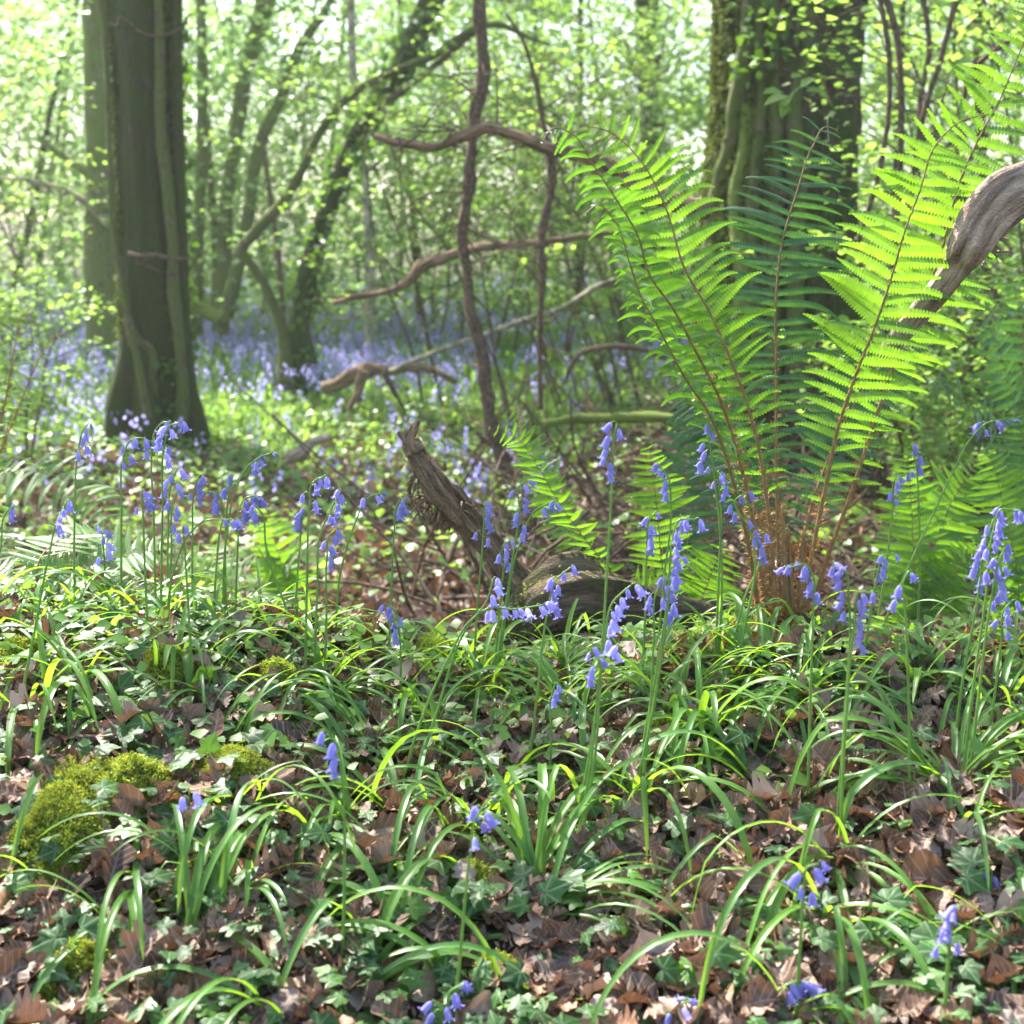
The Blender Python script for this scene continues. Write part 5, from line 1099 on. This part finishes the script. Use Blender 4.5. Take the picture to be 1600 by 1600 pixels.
dead_leaf('brown leaf folded upright against the shaded moss hummock', 195, 1305, .06, 'litter', 0, yaw=2., tilt=(.3, -1, .3))
dead_leaf('smooth grey dead leaf in the lower left', 98, 1460, .06, 'litter_grey', 3, yaw=1.8)
dead_leaf('small orange dead leaf between the lower left blades', 266, 1420, .035, 'litter_orange', 6, yaw=1.3)
dead_leaf('small orange dead leaf tucked into the moss hummock', 182, 1250, .035, 'litter_orange', 3, yaw=.4)
dead_leaf('orange fragment of leaf on the litter at the right', 1555, 1285, .02, 'litter_orange', 9, yaw=.4)
dead_leaf('big brown dead leaf in the bottom left corner', 35, 1560, .09, 'litter', 9, yaw=.7)
dead_leaf('broad veined dead leaf at the bottom left of centre', 310, 1580, .085, 'litter', 0, yaw=1.8)
dead_leaf('pale shiny oak leaf in the sun at the bottom right of centre', 1010, 1535, .10, 'litter_grey', 4, yaw=.3)
dead_leaf('folded tan leaf standing up near the near right stem', 1315, 1485, .07, 'litter', 5, yaw=1.0, tilt=(-.5, -.8, .3))
dead_leaf('dark oval dead leaf behind the lower left leaf fan', 430, 1250, .075, 'litter', 0, yaw=.5)
dead_leaf('grey curled leaf on the litter above the corner bluebell', 1450, 1365, .06, 'litter_grey', 6, yaw=1.4)

# ------------------------------------------------------------------ ivy vines with larger leaves
def ivy_vine(label, pp, n, size, lift=.02, seed=0):
    pts = [hit(*q)+np.array([0, 0, lift*(.4+.6*(k % 2))]) for k, q in enumerate(pp)]; c = pts[0]; t = thing('ivy_vine', tuple(c), label, 'ivy'); r = np.random.default_rng(seed+5)
    Q = catmull(np.array(pts)-c, 40) if len(pts) > 1 else np.zeros((40, 3)); ms = MB()
    tube(ms, Q, .0014*np.ones(40), 6, rough=.1); ml = MB(); hp = []
    for k in range(n):
        q = Q[int((k+.5)/n*39)]; e = q+np.array([r.normal()*.025, r.normal()*.02-.01, r.uniform(.015, .045)]); tube(ms, [q, (q+e)/2+[0, 0, .005], e], [.0008]*3, 4, n=6, cap=False); hp.append(e)
    ms.build('stem', M['twig'], t); hp = np.array(hp)
    for j in range(6):
        s = np.arange(n) % 6 == j; m = int(s.sum())
        if m: scatter(ml, IVY[j], hp[s], basis(norm(r.normal(size=(m, 3))*[1, 1, .15]+[0, -.3, 0]), norm(np.array([-.1, -.5, .9])+r.normal(size=(m, 3))*.3)), r.uniform(size*.75, size*1.2, m))
    ml.build('leaves', M['ivy'], t)
for k, a in enumerate([
 ('ivy trailing over the large yellow green moss hummock', [(60, 1290), (120, 1250), (180, 1230), (215, 1260)], 7, .04),
 ('ivy with grey green leaves hanging down the shaded hummock', [(100, 1330), (80, 1370), (30, 1370)], 6, .035),
 ('ivy leaf pair beside the smooth grey leaf at lower left', [(95, 1490), (130, 1530), (110, 1510)], 3, .042),
 ('ivy sprawling over the bottom left of centre beneath wide blades', [(420, 1540), (480, 1520), (560, 1530), (620, 1560)], 12, .034),
 ('ivy with star shaped leaves beneath the centre blades', [(590, 1440), (660, 1430), (730, 1420), (790, 1430)], 9, .038),
 ('ivy with large pointed leaves left of the right hand leaf fan', [(770, 1440), (850, 1430), (900, 1420)], 5, .048),
 ('bright ivy at the bottom centre with yellow green leaf', [(680, 1560), (760, 1580), (830, 1580)], 7, .036),
 ('ivy patch among litter at the bottom right of centre', [(1090, 1530), (1150, 1540), (1200, 1560)], 7, .038),
 ('ivy with broad leaves below the corner bluebell', [(1380, 1500), (1440, 1540), (1520, 1520), (1580, 1560)], 10, .042),
 ('ivy mat left of the corner bluebell head', [(1350, 1440), (1390, 1470), (1420, 1500)], 8, .038),
 ('ivy at the right edge above the bottom corner', [(1530, 1400), (1570, 1420), (1600, 1440)], 6, .042),
 ('single heart shaped ivy leaf standing on litter right of centre', [(1180, 1320), (1185, 1310)], 1, .05),
 ('ivy leaf pair under the drooping blades right of centre', [(1140, 1180), (1170, 1190)], 3, .04),
 ('ivy with grey leaves between moss and the lower left leaf fan', [(400, 1300), (440, 1350), (420, 1380)], 6, .036),
 ('ivy climbing over the crest at the left under the bracken', [(40, 1020), (110, 1010), (180, 1040), (150, 1080)], 12, .038),
 ('ivy on the bank above the small orange leaf', [(330, 1330), (300, 1360), (310, 1340)], 5, .034),
 ('ivy leaves behind the low centre bluebell', [(500, 1200), (560, 1220), (600, 1190)], 7, .034),
 ('young ivy shoots beneath the tiny crest moss tuft', [(700, 1160), (740, 1180), (780, 1170)], 7, .03),
 ('ivy between the low fan and the centre tuft', [(720, 1260), (790, 1270), (850, 1250)], 9, .032)]): ivy_vine(*a, seed=k)

# ------------------------------------------------------------------ twigs and roots
def twig(label, pp, r0, mat='twig', lift=.012, name='fallen_twig', cat='twig', taper=.5, lifts=None):
    pts = [hit(*q)+np.array([0, 0, lift if lifts is None else lifts[k]]) for k, q in enumerate(pp)]; c = pts[0]; mb = MB()
    tube(mb, np.array(pts)-c, np.linspace(r0, r0*taper, len(pts)), 8, n=40, rough=.2, seed=r0*999); o = mb.build(name, M[mat]); o.location = tuple(c); tag(o, label, cat)
twig('pale grey broken twig lying across the lower left', [(172, 1512), (215, 1490), (270, 1462)], .007, 'pale', .015)
twig('thin purple brown twig slanting over the lower left litter', [(45, 1462), (120, 1430), (190, 1408), (250, 1370), (262, 1350)], .0022, 'twig', .02)
twig('upright reddish twig beneath the low leaf fan at lower centre', [(820, 1420), (822, 1480), (820, 1560)], .003, 'twig', .02)
twig('curved bare root looping below the low leaf fan', [(790, 1450), (830, 1490), (880, 1500), (905, 1470), (895, 1440)], .0026, 'barewood', .022)
twig('straight pale twig at the right edge', [(1552, 1290), (1580, 1320), (1605, 1345)], .003, 'barewood', .015)
twig('hanging bare root beneath the left hummock, thicker one', [(68, 1350), (66, 1400), (68, 1450)], .004, 'barewood', .02)
twig('hanging bare root beneath the left hummock, thinner and leftmost', [(48, 1370), (54, 1420), (48, 1455)], .0025, 'barewood', .02)
twig('long reddish dead fern stalk lying on the crest before the fern crown', [(1130, 1020), (1200, 1008), (1290, 1010), (1370, 1030), (1450, 1060)], .004, 'twig', .02)
twig('dead stalk lying across rusty litter left of the fern crown', [(860, 1070), (940, 1050), (1020, 1025), (1060, 1022)], .0035, 'twig', .03)
twig('brown stick lying under arching blades right of centre', [(1150, 1210), (1180, 1222), (1205, 1225)], .005, 'deadwood', .012)
twig('thin twining root in the bottom centre', [(720, 1400), (760, 1440), (790, 1470), (800, 1500)], .002, 'barewood', .02)
twig('pale fallen stick in the lower centre left corner of the leaf fan', [(490, 1590), (510, 1560), (525, 1520)], .004, 'barewood', .015)
twig('brown branch piece lying below the thick left trunk', [(230, 765), (280, 775), (350, 768)], .03, 'deadwood', .03, 'fallen_branch', 'branch')
def brush():
    r = np.random.default_rng(77); mb = MB()
    for k in range(480):
        x0 = r.uniform(800, 1560) if k % 5 else r.uniform(640, 900); d = r.uniform(4.6, 10); c = gnd(x0, d); a = r.uniform(0, 6.283); L = r.uniform(.3, 1.3); el = r.uniform(-.05, .75)
        dv = np.array([math.cos(a)*math.cos(el), math.sin(a)*math.cos(el), math.sin(el)]); tube(mb, [c, c+dv*L*.5+r.normal(size=3)*.06, c+dv*L+r.normal(size=3)*.1], [.009, .007, .003], 5, n=8, cap=False)
    tag(mb.build('brushwood', M['twig']), 'tangle of thin dead brown twigs on the floor behind the big fern', 'brushwood', kind='stuff')
brush()
